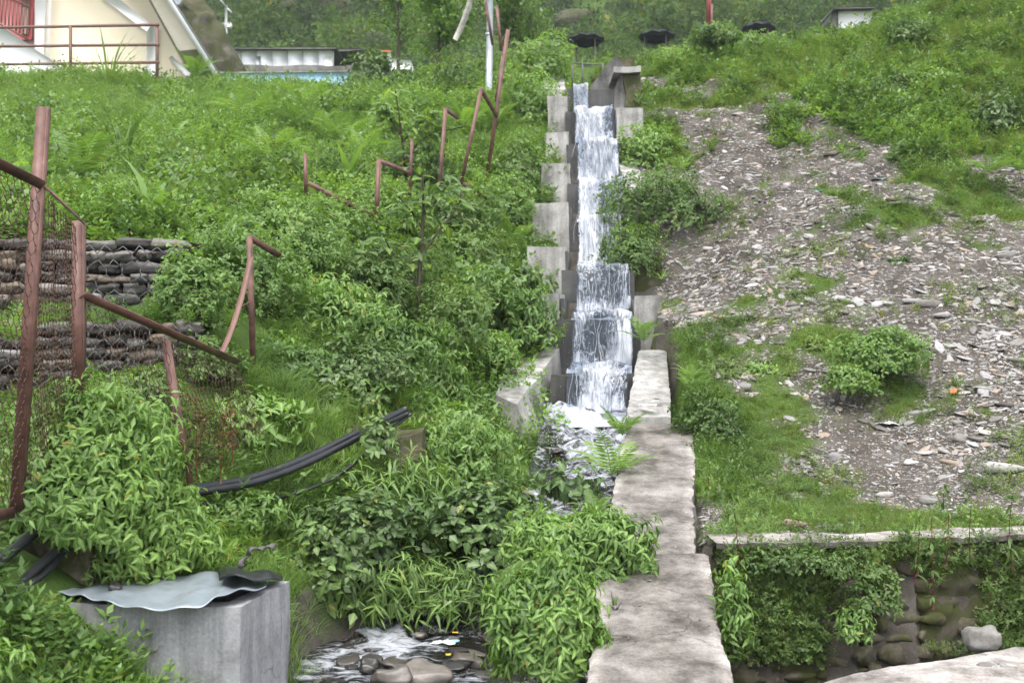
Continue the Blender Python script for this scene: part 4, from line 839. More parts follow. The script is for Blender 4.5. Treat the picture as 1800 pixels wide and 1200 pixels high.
door = pp('door', [(-20, 70), (-20, -40), (61.4, -40), (55, 70)], YB - .12, 'red_paint', .119); pp('panel', [(38, 60), (38, -10), (52, -10), (50, 60)], YB - .15, 'rail_brown', .029, door)
pp('stair', [(-40, 20), (0, 45), (100, 112), (130, 150), (40, 170), (-40, 100)], YB - 1.0, 'white_paint', .699)
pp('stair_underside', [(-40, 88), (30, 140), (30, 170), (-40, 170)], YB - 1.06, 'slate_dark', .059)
rl = [(-60, -30), (10, -10), (52, 16)]; sr_ = mk('stair_railing', *bar(at(-40, -30, YB - 1.1), at(54, 14, YB - 1.1), .05, .05), 'rail_brown', house)
for k in range(12):
    x = -22 + k * 6.4; yt = -24 + (x + 40) * 0.46; yb2 = 22 + (x + 30) * 0.56
    mk('baluster', *bar(at(x, yt, YB - 1.1), at(x - 1, yb2, YB - 1.1), .026, .026), 'rail_brown', sr_)
mk('bottom_rail', *bar(at(-40, 20, YB - 1.1), at(50, 70, YB - 1.1), .04, .04), 'rail_brown', sr_)
# overhanging roof: soffit between wall line and verge, white verge board, red sheet above
a0, a1, b0_, b1_ = at(62, -360, YB - .0), at(338, 140, YB - .0), at(62, -372, YB - 1.3), at(384, 138, YB - 1.3)
a0b, a1b = a0 + (0, 6, 0), a1 + (0.2, 6, 0)
def quadslab(name, q, nrm, t, mat):
    q = np.array(q); V = np.vstack([q, q + np.array(nrm) * t]); F = [np.array([(0, 1, 2, 3), (7, 6, 5, 4), (0, 4, 5, 1), (1, 5, 6, 2), (2, 6, 7, 3), (3, 7, 4, 0)])]; return mk(name, V, F, mat, house)
quadslab('soffit', [a0, a1, b1_, b0_], (.8, 0, .5), .05, 'soffit'); n_ = np.array((.8, 0, .5))
quadslab('roof', [a0 + n_ * .055, a1 + n_ * .055, a1b + n_ * .055, a0b + n_ * .055], (.8, 0, .5), .06, 'steel_grey'); quadslab('roof_overhang', [a0 + n_ * .056, a1 + n_ * .056, b1_ + n_ * .056, b0_ + n_ * .056], (.8, 0, .5), .05, 'steel_grey')
mk('verge_board', *bar(b0_, b1_ + (0.03, 0, -.06), .12, .10, (0.8, 0, .5)), 'white_paint', house)
l0, l1 = at(58, -360, YB), at(-290, 140, YB); V = np.array([l0, l1, l1 + (0, 6, 0), l0 + (0, 6, 0)]); q2 = np.vstack([V, V + np.array((-.8, 0, .5)) * .1]); mk('roof', q2, np.array([(0, 1, 2, 3), (7, 6, 5, 4), (0, 4, 5, 1), (1, 5, 6, 2), (2, 6, 7, 3), (3, 7, 4, 0)]), 'steel_grey', house)
yr = thing('yard_railing', 'brown three-bar metal railing in front of the cream house', 'railing', at(125, 128, 23))
for y0, y1 in ((49, 44), (81, 79), (113, 110)): mk('rail', *bar(at(-130, y0 + 2, 23.2), at(280, y1, 23), .055, .045, (0, 0, 1)), 'rail_brown', yr)
for x in (-110, 124, 276): mk('post', *bar(at(x, 45, 23.02), at(x, 150, 23.02), .055, .055), 'rail_brown', yr)
# rock outcrop, shed, blue wall, lamp posts, poles
def lump(name, px, py, d, s, mat, label, cat, seed, k=8, parent=None):
    V, F = weld(*boulder(np.random.default_rng(seed), k, 0.22)); V = V * np.array(s) + at(px, py, d); V += vnoise(V, 3.0 / max(s), 0.05 * max(s), seed)
    return tag(mk(name, V, F, mat), label, cat)
V, F = weld(*boulder(np.random.default_rng(5), 22, .2)); V *= np.array((1.5, 2.2, 2.9)); V[:, 0] += -V[:, 2] * 0.52; V += vnoise(V, 2.2, .14, 6) + vnoise(V, 7, .06, 7) + vnoise(V, 18, .03, 8) + at(366, 102, 29.5); tag(mk('rock_outcrop', V, F, 'rock_face'), 'dark mossy rock face sloping beside the house roof', 'rock')
shed = thing('white_shed', 'long low white sheet-metal shed with a dark open end', 'shed', at(500, 118, 33.5)); 
for k in range(7):
    x0, x1 = 398 + k * 27, 398 + (k + 1) * 27 - .6; pp('wall_panel', [(x0, 118), (x0, 86), (x1, 86), (x1, 118)], 33.5 + .02 * (k % 2), 'white_sheet', .06, shed)
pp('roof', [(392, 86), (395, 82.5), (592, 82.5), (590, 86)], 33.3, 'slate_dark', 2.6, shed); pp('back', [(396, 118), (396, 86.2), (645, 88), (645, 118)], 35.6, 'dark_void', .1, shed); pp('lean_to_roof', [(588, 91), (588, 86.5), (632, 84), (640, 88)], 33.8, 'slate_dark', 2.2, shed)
pp('hatch', [(449, 117), (449, 99), (458, 99), (458, 117)], 33.44, 'steel_grey', .05, shed); pp('door_panel', [(570, 117), (570, 99), (584, 99), (584, 117)], 33.44, 'white_paint', .05, shed)
bw = thing('blue_wall', 'low pale blue painted wall at the edge of the upper yard', 'wall', at(490, 145, 27)); pp('wall', [(372, 150), (366, 129), (620, 126), (622, 142), (610, 150)], 27, 'blue_paint', .2, bw); pp('coping', [(366, 128.8), (366, 126.5), (620, 123.8), (620, 125.8)], 26.95, 'concrete', .3, bw)
V, F = box(at(400, 126, 30.5) - (0, 0, .4), at(620, 115, 30.5) + (0, .6, 0), (20, 3, 5), .03, 5, 9); tag(mk('stone_kerb_wall', V, F, 'stone_gabion'), 'low grey stone wall below the white shed', 'wall')
def lamp(px, y0, y1, d, r, label, arm=False):
    t = thing('lamp_post', label, 'lamp post', at(px, y1, d)); mk('pole', *tube([at(px, y1 + 12, d), at(px + .5, y0, d)], r, 8), 'white_paint', t, smooth=True)
    if arm:
        mk('solar_panel', *bar(at(px + 2, y0 + 5, d), at(px - 11, y0 - 12, d), .45, .05, (0, 1, 0)), 'steel_grey', t); mk('lamp_arm', *bar(at(px, y0 + 3, d), at(px + 10, y0 + 12, d), .05, .05), 'white_paint', t)
        pp('control_box', [(px - 7, 47), (px - 7, 40), (px - 2, 40), (px - 2, 47)], d - .1, 'white_paint', .2, t); pp('control_box', [(px + 2, 47), (px + 2, 39), (px + 8, 39), (px + 8, 47)], d - .1, 'white_paint', .2, t)
    return t
lamp(397, 10, 80, 34, .045, 'white solar lamp post with a small box behind the shed', True); lamp(330, -160, 26, 30.5, .05, 'plain white pole standing on the dark rock face')
t = thing('utility_pole', 'thick grey metal pole rising behind the fence posts', 'pole', at(860, 110, 18)); po = mk('pole', *tube([at(859, 160, 18), at(861, 60, 18), at(864, -300, 18)], [.062, .058, .045], 12), 'steel_grey', t, smooth=True); mk('band_clamp', *tube([at(860, 62, 18), at(860, 56, 18)], [.068, .068], 12), 'steel_grey', po)
t = thing('shed_post', 'white stub post with a rusty cap beside the lean-to', 'post', at(685, 118, 30)); pp('post', [(681, 125), (681, 91), (686, 91), (689, 125)], 30, 'white_paint', .12, t); pp('cap', [(670, 91), (670, 88), (688, 88), (688, 91)], 29.98, 'tile_orange', .15, t)
pp('white_tank_', [(688, 122), (688, 104), (722, 106), (722, 122)], 30.6, 'white_sheet', .8, t).name = 'white_panel'
for px, y0, y1, w, lab in ((1246, -60, 42, .085, 'tall rusty red post above the round bush'),):
    t = thing('red_post', lab, 'post', at(px, y1, 20)); mk('post', *bar(at(px, y0, 20), at(px, y1 + 20, 20), w, w), 'red_paint', t); mk('side_flange', *bar(at(px + 5, 8, 19.94), at(px + 5, y1 + 20, 19.94), .05, .03), 'iron', t)
t = thing('leaning_pole', 'pale leaning pole above the trees left of the grey pole', 'pole', at(805, 58, 19.5)); mk('pole', *tube([at(800, 70, 19.6), at(812, 46, 19.5), at(824, 12, 19.4), at(836, -40, 19.3)], [.05, .06, .055, .045], 8), 'bark_pale', t, smooth=True)
# net shades on legs
def shade(px, py, d, wpx, label):
    t = thing('net_shade', label, 'canopy', at(px, py + 38, d), 'black net shades on the upper terrace'); c = at(px, py, d); R_ = wpx / 1800 * d / 2
    nr, na = 7, 28; V = []
    for i in range(nr):
        k = i / (nr - 1); a = np.linspace(0, 2 * PI, na, endpoint=False)
        V.append(np.stack([c[0] + R_ * k * np.cos(a), c[1] + R_ * 1.0 * k * np.sin(a), c[2] + .10 * (1 - k ** 2) - .05 * k * np.cos(4 * a) ** 2 * k + .01 * np.sin(9 * a)], 1))
    V = np.concatenate(V); o = mk('canopy', V, gridf(nr, na, True), 'net_black', t, smooth=True); o.modifiers.new('thick', 'SOLIDIFY').thickness = .02
    a = np.linspace(0, 2 * PI, 29); mk('rim', *tube(np.stack([c[0] + R_ * np.cos(a), c[1] + R_ * np.sin(a), c[2] - .05 * np.cos(4 * a) ** 2 - .02], 1), .02, 6, False), 'net_black', o)
    drop = V[-na:].copy(); V2 = np.stack([drop, drop * 1 - (0, 0, .10)], 1); V2[:, 1, 0] = c[0] + (V2[:, 1, 0] - c[0]) * .86; V2[:, 1, 1] = c[1] + (V2[:, 1, 1] - c[1]) * .86
    mk('valance', V2.transpose(1, 0, 2).reshape(-1, 3), gridf(2, na, True), 'net_black', o)
    for sx, sy in ((-.72, -.3), (.45, -.62), (-.5, .55), (.72, .4)):
        p = c + np.array((sx * R_, sy * R_, -.03)); q = p.copy(); q[2] = at(px, py + 44, d)[2]; mk('leg', *tube([p, q], .022, 6), 'slate_dark', t)
shade(1030, 68, 27.5, 63, 'leftmost black net canopy on thin legs above the head of the cascade'); shade(1154, 62, 27, 62, 'middle black net canopy half hidden by weeds'); shade(1333, 48, 25.5, 56, 'rightmost black net canopy behind the crest of the slope')
hut = thing('small_hut', 'small white hut with dark roof on the ridge at top right', 'hut', at(1500, 36, 24)); pp('wall', [(1474, 50), (1474, 15), (1532, 15), (1532, 50)], 24, 'white_paint', 1.0, hut); pp('roof', [(1466, 15.5), (1468, 12.5), (1536, 11), (1538, 14)], 23.8, 'slate_dark', 1.4, hut); pp('side_wall', [(1460, 50), (1463, 16), (1473.6, 16), (1473.6, 50)], 24.02, 'slate_dark', .9, hut)
t = thing('garden_rail', 'grey pipe railing on the grass above the cascade head', 'railing', at(1025, 150, 20.6))
for a in ((1024, 108, 1024, 160), (1006, 111, 1006, 160), (1060, 112, 1060, 150)): mk('post', *bar(at(a[0], a[1], 20.6), at(a[2], a[3], 20.6), .03, .03), 'slate_dark', t)
mk('rail', *bar(at(1004, 112, 20.6), at(1062, 114, 20.6), .022, .022, (0, 0, 1)), 'slate_dark', t)

# ------------------------------------------------------------------ vegetation
LEAF = {'nettle': (leaf8(0.38, 0.34, 0.3), 'leaf_nettle'), 'vine': (leaf8(0.42, 0.3, 0.25), 'leaf_vine'), 'dark': (leaf8(0.66, 0.2, 0.12, 0.33), 'leaf_dark'), 'lance': (leaf8(0.16, 0.45, 0.2, 0.4), 'leaf_lance'),
        'small': (leaf2(0.5, 0.15), 'leaf_small'), 'bright': (leaf2(0.5, 0.15), 'leaf_bright'), 'olive': (leaf2(0.4, 0.15), 'leaf_olive'), 'smalldark': (leaf2(0.55, 0.15), 'leaf_dark'), 'sapling': (leaf8(0.55, 0.22, 0.15, 0.45), 'leaf_sapling')}
LMESH = {k: fast_mesh('leaf', v[0][0], v[0][1], v[1], smooth=True, rib=RIB8) for k, v in LEAF.items() if k in ('nettle', 'vine', 'dark', 'lance', 'sapling')}
def plant(name, label, cat, c, rad, kind, n, size, singles=0, group=None, seed=0, whorl=5, droop=0.55, lumps=0.30, zlo=-0.55, stems=14, parts=True, up=0.35):
    """shrub: whorls of leaves over a lumpy shell and through its volume, on stems from the base"""
    r = np.random.default_rng(9000 + seed); c = np.array(c, float); rad = np.array(rad, float)
    base = c + np.array((0, 0.15 * rad[1], zlo * rad[2])); t = thing(name, label, cat, base, group)
    m_ = max(1, n // whorl); u = randdir(m_ * 4, r); u = u[(u[:, 2] > zlo)][:m_]; m_ = len(u)
    k = (1 + lumps * snoise(u, 3.2, seed) + 0.6 * lumps * snoise(u, 8, seed + 1)) * (1 - 0.5 * r.random(m_) ** 2.2) * np.where(r.random(m_) < .07, r.uniform(1.08, 1.32, m_), 1.0)
    C = c + u * k[:, None] * rad; ax = u / rad; ax /= np.linalg.norm(ax, axis=1)[:, None]; ax = ax + (0, 0, up); ax /= np.linalg.norm(ax, axis=1)[:, None]
    az = r.uniform(0, 2 * PI, (m_, 1)) + np.arange(whorl)[None] * 2.4; el = r.normal(0.35, 0.35, (m_, whorl))
    e1 = np.cross(ax, randdir(m_, r)); e1 /= np.linalg.norm(e1, axis=1)[:, None]; e2 = np.cross(ax, e1)
    D = (e1[:, None] * np.cos(az)[..., None] + e2[:, None] * np.sin(az)[..., None]) * np.cos(el)[..., None] + ax[:, None] * np.sin(el)[..., None]
    D[..., 2] -= droop * r.uniform(0.4, 1.3, D.shape[:2]); D = D.reshape(-1, 3)
    U = np.repeat(ax, whorl, 0) + (0, 0, 0.6) + r.normal(0, 0.22, (len(D), 3)); M = frames(D, U)
    pos = np.repeat(C, whorl, 0) + r.normal(0, size * 0.25, (len(D), 3)); S = size * r.uniform(0.6, 1.2, len(D)) ; tint = np.repeat(r.random(m_), whorl) * 0.55 + r.random(len(D)) * 0.45
    keep = np.ones(len(D), bool)
    if singles:
        px, py = project(pos); dist = np.linalg.norm(pos - CAM, axis=1); cell = max(6.0, size * 0.55 / np.median(dist) * 1800)
        key = (px // cell).astype(int) * 10000 + (py // cell).astype(int); o = np.lexsort((dist, key)); first = o[np.concatenate(([True], key[o][1:] != key[o][:-1]))]
        first = first[(px[first] > -20) & (px[first] < 1820) & (py[first] > -20) & (py[first] < 1220)]; r.shuffle(first); first = first[:singles]; keep[first] = False
        me = LMESH[kind]
        for i in first:
            A = np.eye(4); A[:3, :3] = M[i] * S[i]; A[:3, 3] = pos[i]; put('leaf', me, A, t)
    V, F, tt = inst(LEAF[kind][0], pos[keep], M[keep], S[keep], tint[keep]); mk('foliage', V, F, LEAF[kind][1], t, tt, len(LEAF[kind][0][0]) > 5, kind='stuff', rib=np.tile(RIB8, int(keep.sum())) if len(LEAF[kind][0][0]) == 8 else None)
    if stems:
        L = []
        for i in r.choice(m_, min(stems, m_), replace=False):
            q = C[i]; p0 = base + r.normal(0, 0.10, 3) * rad * (1, 1, 0.1); mid = lerp(p0, q, 0.5) + np.array((0, 0, 0.15 * rad[2])); L.append(tube(spline([p0, mid, q], 6), np.linspace(.012, .004, 6) * max(.6, rad[2] * 1.5), 4, False))
        V, F = join(L); mk('stems', V, F, 'stem', t)
    return t
def pplant(name, label, cat, px, py, d, rx, ry, kind, n, size, rdepth=None, **k):
    s = d / 1800; return plant(name, label, cat, at(px, py, d), (rx * s, (rdepth or min(rx, ry)) * s, ry * s), kind, n, size, **k)
# --- near left
pplant('nettle_mound', 'large mound of bright drooping nettle leaves behind the tank', 'plant', 168, 845, 5.1, 150, 155, 'nettle', 9500, .057, 140, singles=280, seed=1)
pplant('nettle_mound', 'lower bright nettle mound sloping down to the corrugated sheet', 'plant', 262, 938, 5.2, 115, 90, 'nettle', 5600, .056, 90, singles=250, seed=2)
pplant('nettle_bush', 'leafy nettle growing under the tilted short fence post', 'plant', 440, 745, 7.0, 95, 65, 'vine', 1200, .09, seed=3)
pplant('broadleaf_shrub', 'dark heart-leaved shrub overhanging the stream beside the tank', 'shrub', 620, 960, 6.35, 130, 100, 'dark', 2300, .07, 95, singles=260, seed=4, droop=.3)
pplant('broadleaf_shrub', 'dark heart-leaved shrub below the vine-covered channel wall', 'shrub', 850, 930, 6.75, 115, 85, 'dark', 2100, .07, 90, singles=240, seed=5, droop=.3)
pplant('bamboo_grass', 'lance-leaved grass hanging over the stream bank', 'grass plant', 690, 1035, 6.3, 180, 55, 'lance', 2800, .11, 60, singles=200, seed=6, droop=.7)
pplant('bamboo_grass', 'lance-leaved grass between the black pipes and dark shrubs', 'grass plant', 560, 915, 6.55, 150, 42, 'lance', 1500, .11, 80, seed=7, up=.7)
pplant('bamboo_grass', 'tall lance-leaved grass below the old masonry ledge', 'grass plant', 690, 860, 7.0, 130, 60, 'lance', 1200, .13, 60, seed=8, up=.7)
pplant('bank_weeds', 'dense dark weeds at the stream edge right of the tank', 'plant', 560, 1040, 6.2, 70, 85, 'dark', 600, .085, 50, seed=9, droop=.4)
pplant('vine_curtain', 'dense vine curtain covering the left wall of the cascade foot', 'vine', 795, 850, 7.8, 108, 110, 'vine', 6000, .06, 70, singles=280, seed=10, droop=.9)
pplant('vine_mound', 'vine mound spilling over the broad concrete slab', 'vine', 730, 668, 9.2, 100, 62, 'vine', 3300, .072, 90, singles=150, seed=11)
pplant('vine_mound', 'bright leafy vine beside the lowest concrete block', 'vine', 925, 575, 10.9, 50, 62, 'vine', 1600, .075, 60, seed=12, droop=.8)
pplant('low_shrub', 'dark small-leaved shrub above the mossy ledge', 'shrub', 590, 655, 8.1, 150, 72, 'smalldark', 5200, .052, 90, seed=13, whorl=6)
pplant('leafy_mound', 'bright green mound of hanging leaves left of the sapling', 'plant', 575, 560, 8.9, 115, 78, 'vine', 2600, .072, 90, seed=14)
pplant('small_leaf_bush', 'light green bushy shrub growing over the gabion wall end', 'shrub', 430, 500, 8.3, 105, 100, 'bright', 5500, .05, 80, seed=15, whorl=6)
pplant('small_leaf_bush', 'rounded green shrub below the bent fence brace', 'shrub', 335, 520, 7.35, 66, 75, 'bright', 3400, .042, 40, seed=16, whorl=6)
pplant('small_leaf_bush', 'green bush behind the lone fence post and sloping rail', 'shrub', 560, 420, 10.6, 120, 75, 'bright', 4200, .06, 90, seed=17, whorl=6)
pplant('small_leaf_bush', 'mixed green bush below the middle fence posts', 'shrub', 700, 480, 10.3, 90, 70, 'small', 3200, .055, 80, seed=18, whorl=6)
pplant('small_leaf_bush', 'dark green bush between sapling and concrete blocks', 'shrub', 830, 450, 11.8, 85, 60, 'small', 3000, .06, 80, seed=19, whorl=6)
pplant('broadleaf_shrub', 'glossy dark-leaved shrub left of the lower concrete blocks', 'shrub', 880, 505, 11.2, 75, 48, 'dark', 900, .09, 60, seed=20)
pplant('small_leaf_bush', 'dark leafy bush beside the upper concrete blocks', 'shrub', 915, 300, 14.6, 62, 75, 'small', 2600, .07, 70, seed=21, whorl=6)
pplant('small_leaf_bush', 'leafy green bush left of the cascade head', 'shrub', 930, 190, 16.8, 62, 70, 'bright', 2600, .08, 70, seed=22, whorl=6)
pplant('tall_bush', 'pale silvery-green bush above the cascade head', 'shrub', 955, 108, 19, 50, 45, 'bright', 2000, .10, 50, seed=23)
pplant('dark_bush', 'dark bush behind the tallest leaning fence post', 'shrub', 800, 140, 18.5, 62, 50, 'small', 2400, .075, 60, seed=24, whorl=6)
pplant('dark_bush', 'dark rounded bush beside the end of the blue wall', 'shrub', 655, 130, 22.5, 42, 36, 'smalldark', 1500, .11, 40, seed=25, whorl=6)
pplant('small_leaf_bush', 'low bush under the stub post beside the lean-to', 'shrub', 715, 160, 19.5, 60, 38, 'small', 1800, .09, 60, seed=26, whorl=6)
pplant('weed_clump', 'pale weed clump below the black pipes', 'plant', 665, 770, 6.95, 30, 40, 'dark', 130, .07, 30, seed=27)
pplant('weed_clump', 'leafy weeds between the tank and the nettle mound', 'plant', -30, 1165, 3.9, 70, 45, 'nettle', 380, .055, 40, seed=28, up=.8)
pplant('rhubarb_leaf_plant', 'few large round leaves beside the masonry ledge', 'plant', 550, 722, 7.6, 36, 26, 'dark', 26, .15, 20, seed=29, whorl=3, stems=5)
for i, (px, py, d, rx, ry, k_, n_, sz_, lab) in enumerate([(480, 425, 9.4, 130, 92, 'bright', 7000, .05, 'large bright bush rising behind the lone fence post'), (655, 510, 9.7, 85, 70, 'small', 3600, .05, 'dense green shrub left of the young tree'), (790, 560, 9.6, 80, 62, 'small', 3600, .048, 'dense dark shrub at the foot of the young tree'), (690, 610, 8.95, 95, 55, 'vine', 1900, .07, 'leafy creeper mound below the young tree'), (640, 370, 11.6, 90, 60, 'bright', 3600, .058, 'light shrub around the sloping fence rail'), (800, 385, 12.3, 85, 62, 'small', 3400, .06, 'shrub under the leaning fence posts'), (885, 370, 13.2, 62, 62, 'bright', 2600, .06, 'feathery shrub left of the third concrete block'), (480, 650, 7.9, 95, 60, 'vine', 1800, .072, 'broad leafy shrub under the sloping fence rail'), (850, 520, 10.6, 62, 50, 'vine', 1500, .075, 'creeper shrub left of the lower blocks'), (870, 620, 10.0, 48, 42, 'vine', 1100, .07, 'creeper at the back of the broad channel wall'), (380, 640, 7.0, 55, 45, 'small', 1800, .045, 'small shrub in front of the lower gabion tier'), (250, 690, 6.3, 70, 40, 'small', 1800, .045, 'weedy shrub behind the wire mesh'), (740, 300, 13.4, 80, 55, 'small', 2600, .065, 'shrub behind the middle fence posts'), (585, 700, 8.0, 105, 42, 'vine', 1700, .07, 'leafy creeper bank above the old masonry ledge'), (470, 765, 7.35, 95, 45, 'vine', 1500, .07, 'leafy weeds behind the sagging pipes'), (420, 905, 6.15, 70, 38, 'vine', 800, .065, 'leafy weeds below the thin pipe'), (760, 745, 8.4, 70, 50, 'vine', 1500, .07, 'creeper at the upper end of the pipes'), (1008, 858, 7.35, 48, 42, 'dark', 160, .085, 'dark leafy plant standing in front of the rapids')]):
    pplant('bank_shrub', lab, 'shrub', px, py, d, rx, ry, k_, n_, sz_, seed=110 + i, whorl=6)
# --- along the wall and on the right
pplant('nettle_vine', 'bright nettle vine sprawling across the wall joint', 'vine', 1000, 965, 5.85, 120, 75, 'nettle', 6000, .06, 70, singles=250, seed=31, lumps=.3)
pplant('nettle_vine', 'bright nettle vine hanging over the near edge of the wall', 'vine', 960, 1110, 4.95, 92, 115, 'nettle', 6200, .06, 60, singles=280, seed=32, droop=.8)
pplant('wall_weeds', 'narrow-leaved weeds hanging on the dark side of the near wall', 'plant', 1288, 1090, 5.25, 26, 90, 'nettle', 560, .055, 28, seed=33, droop=.9)
pplant('channel_bush', 'large mid-green bush overhanging the cascade from the right', 'shrub', 1165, 365, 13.2, 105, 72, 'small', 8000, .058, 80, seed=34, whorl=6)
pplant('channel_bush', 'green bush hanging low into the cascade', 'shrub', 1110, 445, 12.4, 50, 62, 'small', 3200, .055, 45, seed=35, whorl=6, droop=.8)
pplant('channel_bush', 'yellow-green bush right of the cascade near its head', 'shrub', 1135, 270, 15.1, 55, 48, 'bright', 2300, .075, 50, seed=36, whorl=6)
pplant('scree_bush', 'bright round bush standing in the middle of the scree', 'shrub', 1550, 625, 9.25, 74, 52, 'bright', 5200, .048, 60, seed=37, whorl=6)
pplant('scree_bush', 'small bright shrub at the lower left of the scree bush', 'shrub', 1490, 668, 8.95, 42, 30, 'bright', 1700, .045, 40, seed=38, whorl=6)
pplant('path_shrub', 'small-leaved shrub crowding the right edge of the wall', 'shrub', 1250, 740, 8.6, 62, 58, 'small', 3600, .042, 55, seed=39, whorl=6)
pplant('crest_bush', 'round dark green bush on the crest below the red post', 'shrub', 1258, 64, 19, 34, 26, 'small', 1900, .085, 34, seed=40, whorl=6)
pplant('hill_shrub', 'dark leafy shrub high on the right slope near the edge', 'shrub', 1752, 210, 14.6, 45, 38, 'smalldark', 1500, .08, 45, seed=41, whorl=6)
pplant('hill_shrub', 'leafy shrub on the upper slope right of the hut', 'shrub', 1600, 60, 18, 55, 35, 'small', 1900, .085, 50, seed=42, whorl=6)
pplant('hill_shrub', 'leafy shrub in the middle of the green upper slope', 'shrub', 1560, 160, 16, 45, 35, 'small', 1500, .075, 45, seed=43, whorl=6)
pplant('hill_shrub', 'low shrub below the bare gully on the right slope', 'shrub', 1640, 150, 16, 50, 28, 'bright', 1500, .075, 45, seed=44, whorl=6)
pplant('hill_shrub', 'grey-green shrub at the right edge of the green slope', 'shrub', 1700, 120, 16.8, 45, 28, 'small', 1400, .08, 45, seed=45, whorl=6)
for i, (px, py, d, rx, ry, k_, lab) in enumerate([(1415, 528, 10.8, 28, 20, 'olive', 'brownish tuft shrub beside a fern on the scree'), (1580, 470, 11.4, 26, 18, 'smalldark', 'dark tuft low on the scree right of the grass patch'), (1440, 445, 11.9, 36, 20, 'olive', 'yellow-green tuft in the middle of the scree'), (1500, 320, 13.9, 20, 18, 'smalldark', 'dark leafy tuft above the three flat stones'), (1330, 70, 19.3, 36, 18, 'bright', 'pale tuft bush on the crest near the right canopy'), (1180, 100, 18.9, 40, 20, 'bright', 'weedy bush between head wall and middle canopy'), (1240, 215, 16, 26, 16, 'olive', 'brown-tinged tuft beside the stony path'), (1300, 570, 10.4, 26, 14, 'olive', 'low tuft shrub above the small scree fan'), (1430, 610, 9.9, 20, 14, 'olive', 'reddish-green tuft left of the bright scree bush'), (1265, 655, 9.5, 55, 22, 'olive', 'dry low weeds beside the upper wall end'), (1330, 655, 9.6, 55, 22, 'bright', 'grassy weeds left of the scree bush')]):
    pplant('tuft_shrub', lab, 'shrub', px, py, d, rx, ry, k_, 900, .05, seed=60 + i, whorl=6, stems=6)
# --- ferns
FERN = []
for k in range(4):
    V, F, t = fern(np.random.default_rng(820 + k), 9 + k, 15); FERN.append(fast_mesh('fronds', V, F, 'leaf_fern', t, False))
def put_fern(px, py, d, s, label, k, tilt=0.0, name='fern', group=None):
    p = at(px, py, d); t = thing(name, label, 'fern', p, group); put('fronds', FERN[k % 4], TRS(p, (s, s, s), rng.uniform(0, 6), tilt), t); return t
put_fern(1132, 600, 10.35, .42, 'bright yellow-green fern on the channel edge above the upper wall', 0); put_fern(1075, 835, 7.7, .55, 'large fern between the rapids and the wall', 1); put_fern(1094, 765, 8.5, .42, 'fern sprouting at the wall edge beside the last fall', 2)
put_fern(1222, 690, 8.95, .34, 'yellow-green fern beside the upper end of the wall', 3); put_fern(1215, 665, 9.2, .30, 'fern leaning over the wall top on the right', 1); put_fern(905, 430, 12.6, .62, 'bright fern beside the second concrete block', 2); put_fern(870, 415, 13, .55, 'feathery fern left of the second concrete block', 0)
put_fern(1480, 555, 10.6, .34, 'fern lying low on the scree', 3); put_fern(1740, 305, 13.2, .5, 'grey-green fern at the right edge above the scree', 1); put_fern(1790, 300, 13.2, .5, 'fern cut by the right edge of the picture', 0); put_fern(345, 135, 21.6, .9, 'pale fern in front of the house roof foot', 2)
put_fern(955, 300, 15.2, .55, 'fern against the upper left channel wall', 3); put_fern(1195, 300, 14.5, .4, 'pale fern on the right bank above the big bush', 0); put_fern(20, 600, 4.75, .36, 'arching fern at the left fence post', 1); put_fern(1045, 905, 6.6, .26, 'small fern among nettles at the wall', 2)
V, F, t = frond(np.random.default_rng(3), 30, .42, .5); fm = fast_mesh('frond', V, F, 'leaf_fern', t)
p = at(935, 985, 5.5); t = thing('fern', 'single broad fern frond hanging out over the stream', 'fern', p); M = np.eye(4); M[:3, :3] = frames(np.array([[-.9, -.1, -.45]]), np.array([[-.1, -.7, .9]]))[0] * .3; M[:3, 3] = p; put('frond', fm, M, t)
fsp = [(560, 245, 15), (520, 230, 15.5), (640, 290, 13.6), (600, 265, 14.3), (480, 215, 16.5), (430, 225, 16), (540, 200, 17), (110, 345, 10.6), (150, 335, 11), (20, 345, 10.8), (820, 240, 15.2), (870, 230, 15.4), (300, 270, 13.5), (480, 300, 12.8), (420, 215, 16.6), (690, 250, 14.6), (250, 180, 18.3)]
for i, (px, py, d) in enumerate(fsp):
    g = gpt(px, py); x, y = project(g); t = thing('fern', 'light green fern among the grass of the left hillside', 'fern', g, 'ferns on the left hillside'); s = rng.uniform(.6, .95); put('fronds', FERN[i % 4], TRS(g + (0, -.05, .10), (s, s, s), rng.uniform(0, 6)), t)
# broad blade plants (ginger-like) on the left slope
def blades(name, label, p, n, s, w, seed, mat='leaf_bright', group=None, bend=(.3, .9)):
    r = np.random.default_rng(seed); t = thing(name, label, 'plant', p, group); V, F, tt = tuft(r, n, w, bend, .55, .10, 5); mk('blade', V * s + p, F, mat, t, tt, True); return t
blades('ginger_plant', 'broad-bladed plant near the lone short fence post', gpt(615, 330), 16, .75, .16, 1); blades('ginger_plant', 'broad-bladed plant on the slope above the gabion wall', gpt(270, 390), 7, .9, .12, 2); blades('ginger_plant', 'broad-bladed plant right of the lone fence post', gpt(590, 350), 12, .6, .15, 3)
blades('grass_clump', 'tall soft grass clump in the middle of the left hillside', gpt(215, 290), 60, 1.0, .03, 4, 'grass_hill'); blades('grass_clump', 'tall grass clump by the yard railing', gpt(190, 150), 50, 1.5, .03, 5, 'grass_hill'); blades('grass_clump', 'grass blades on the second block of the right bank', at(1162, 490, 11.9), 9, .34, .06, 6, 'leaf_bright')
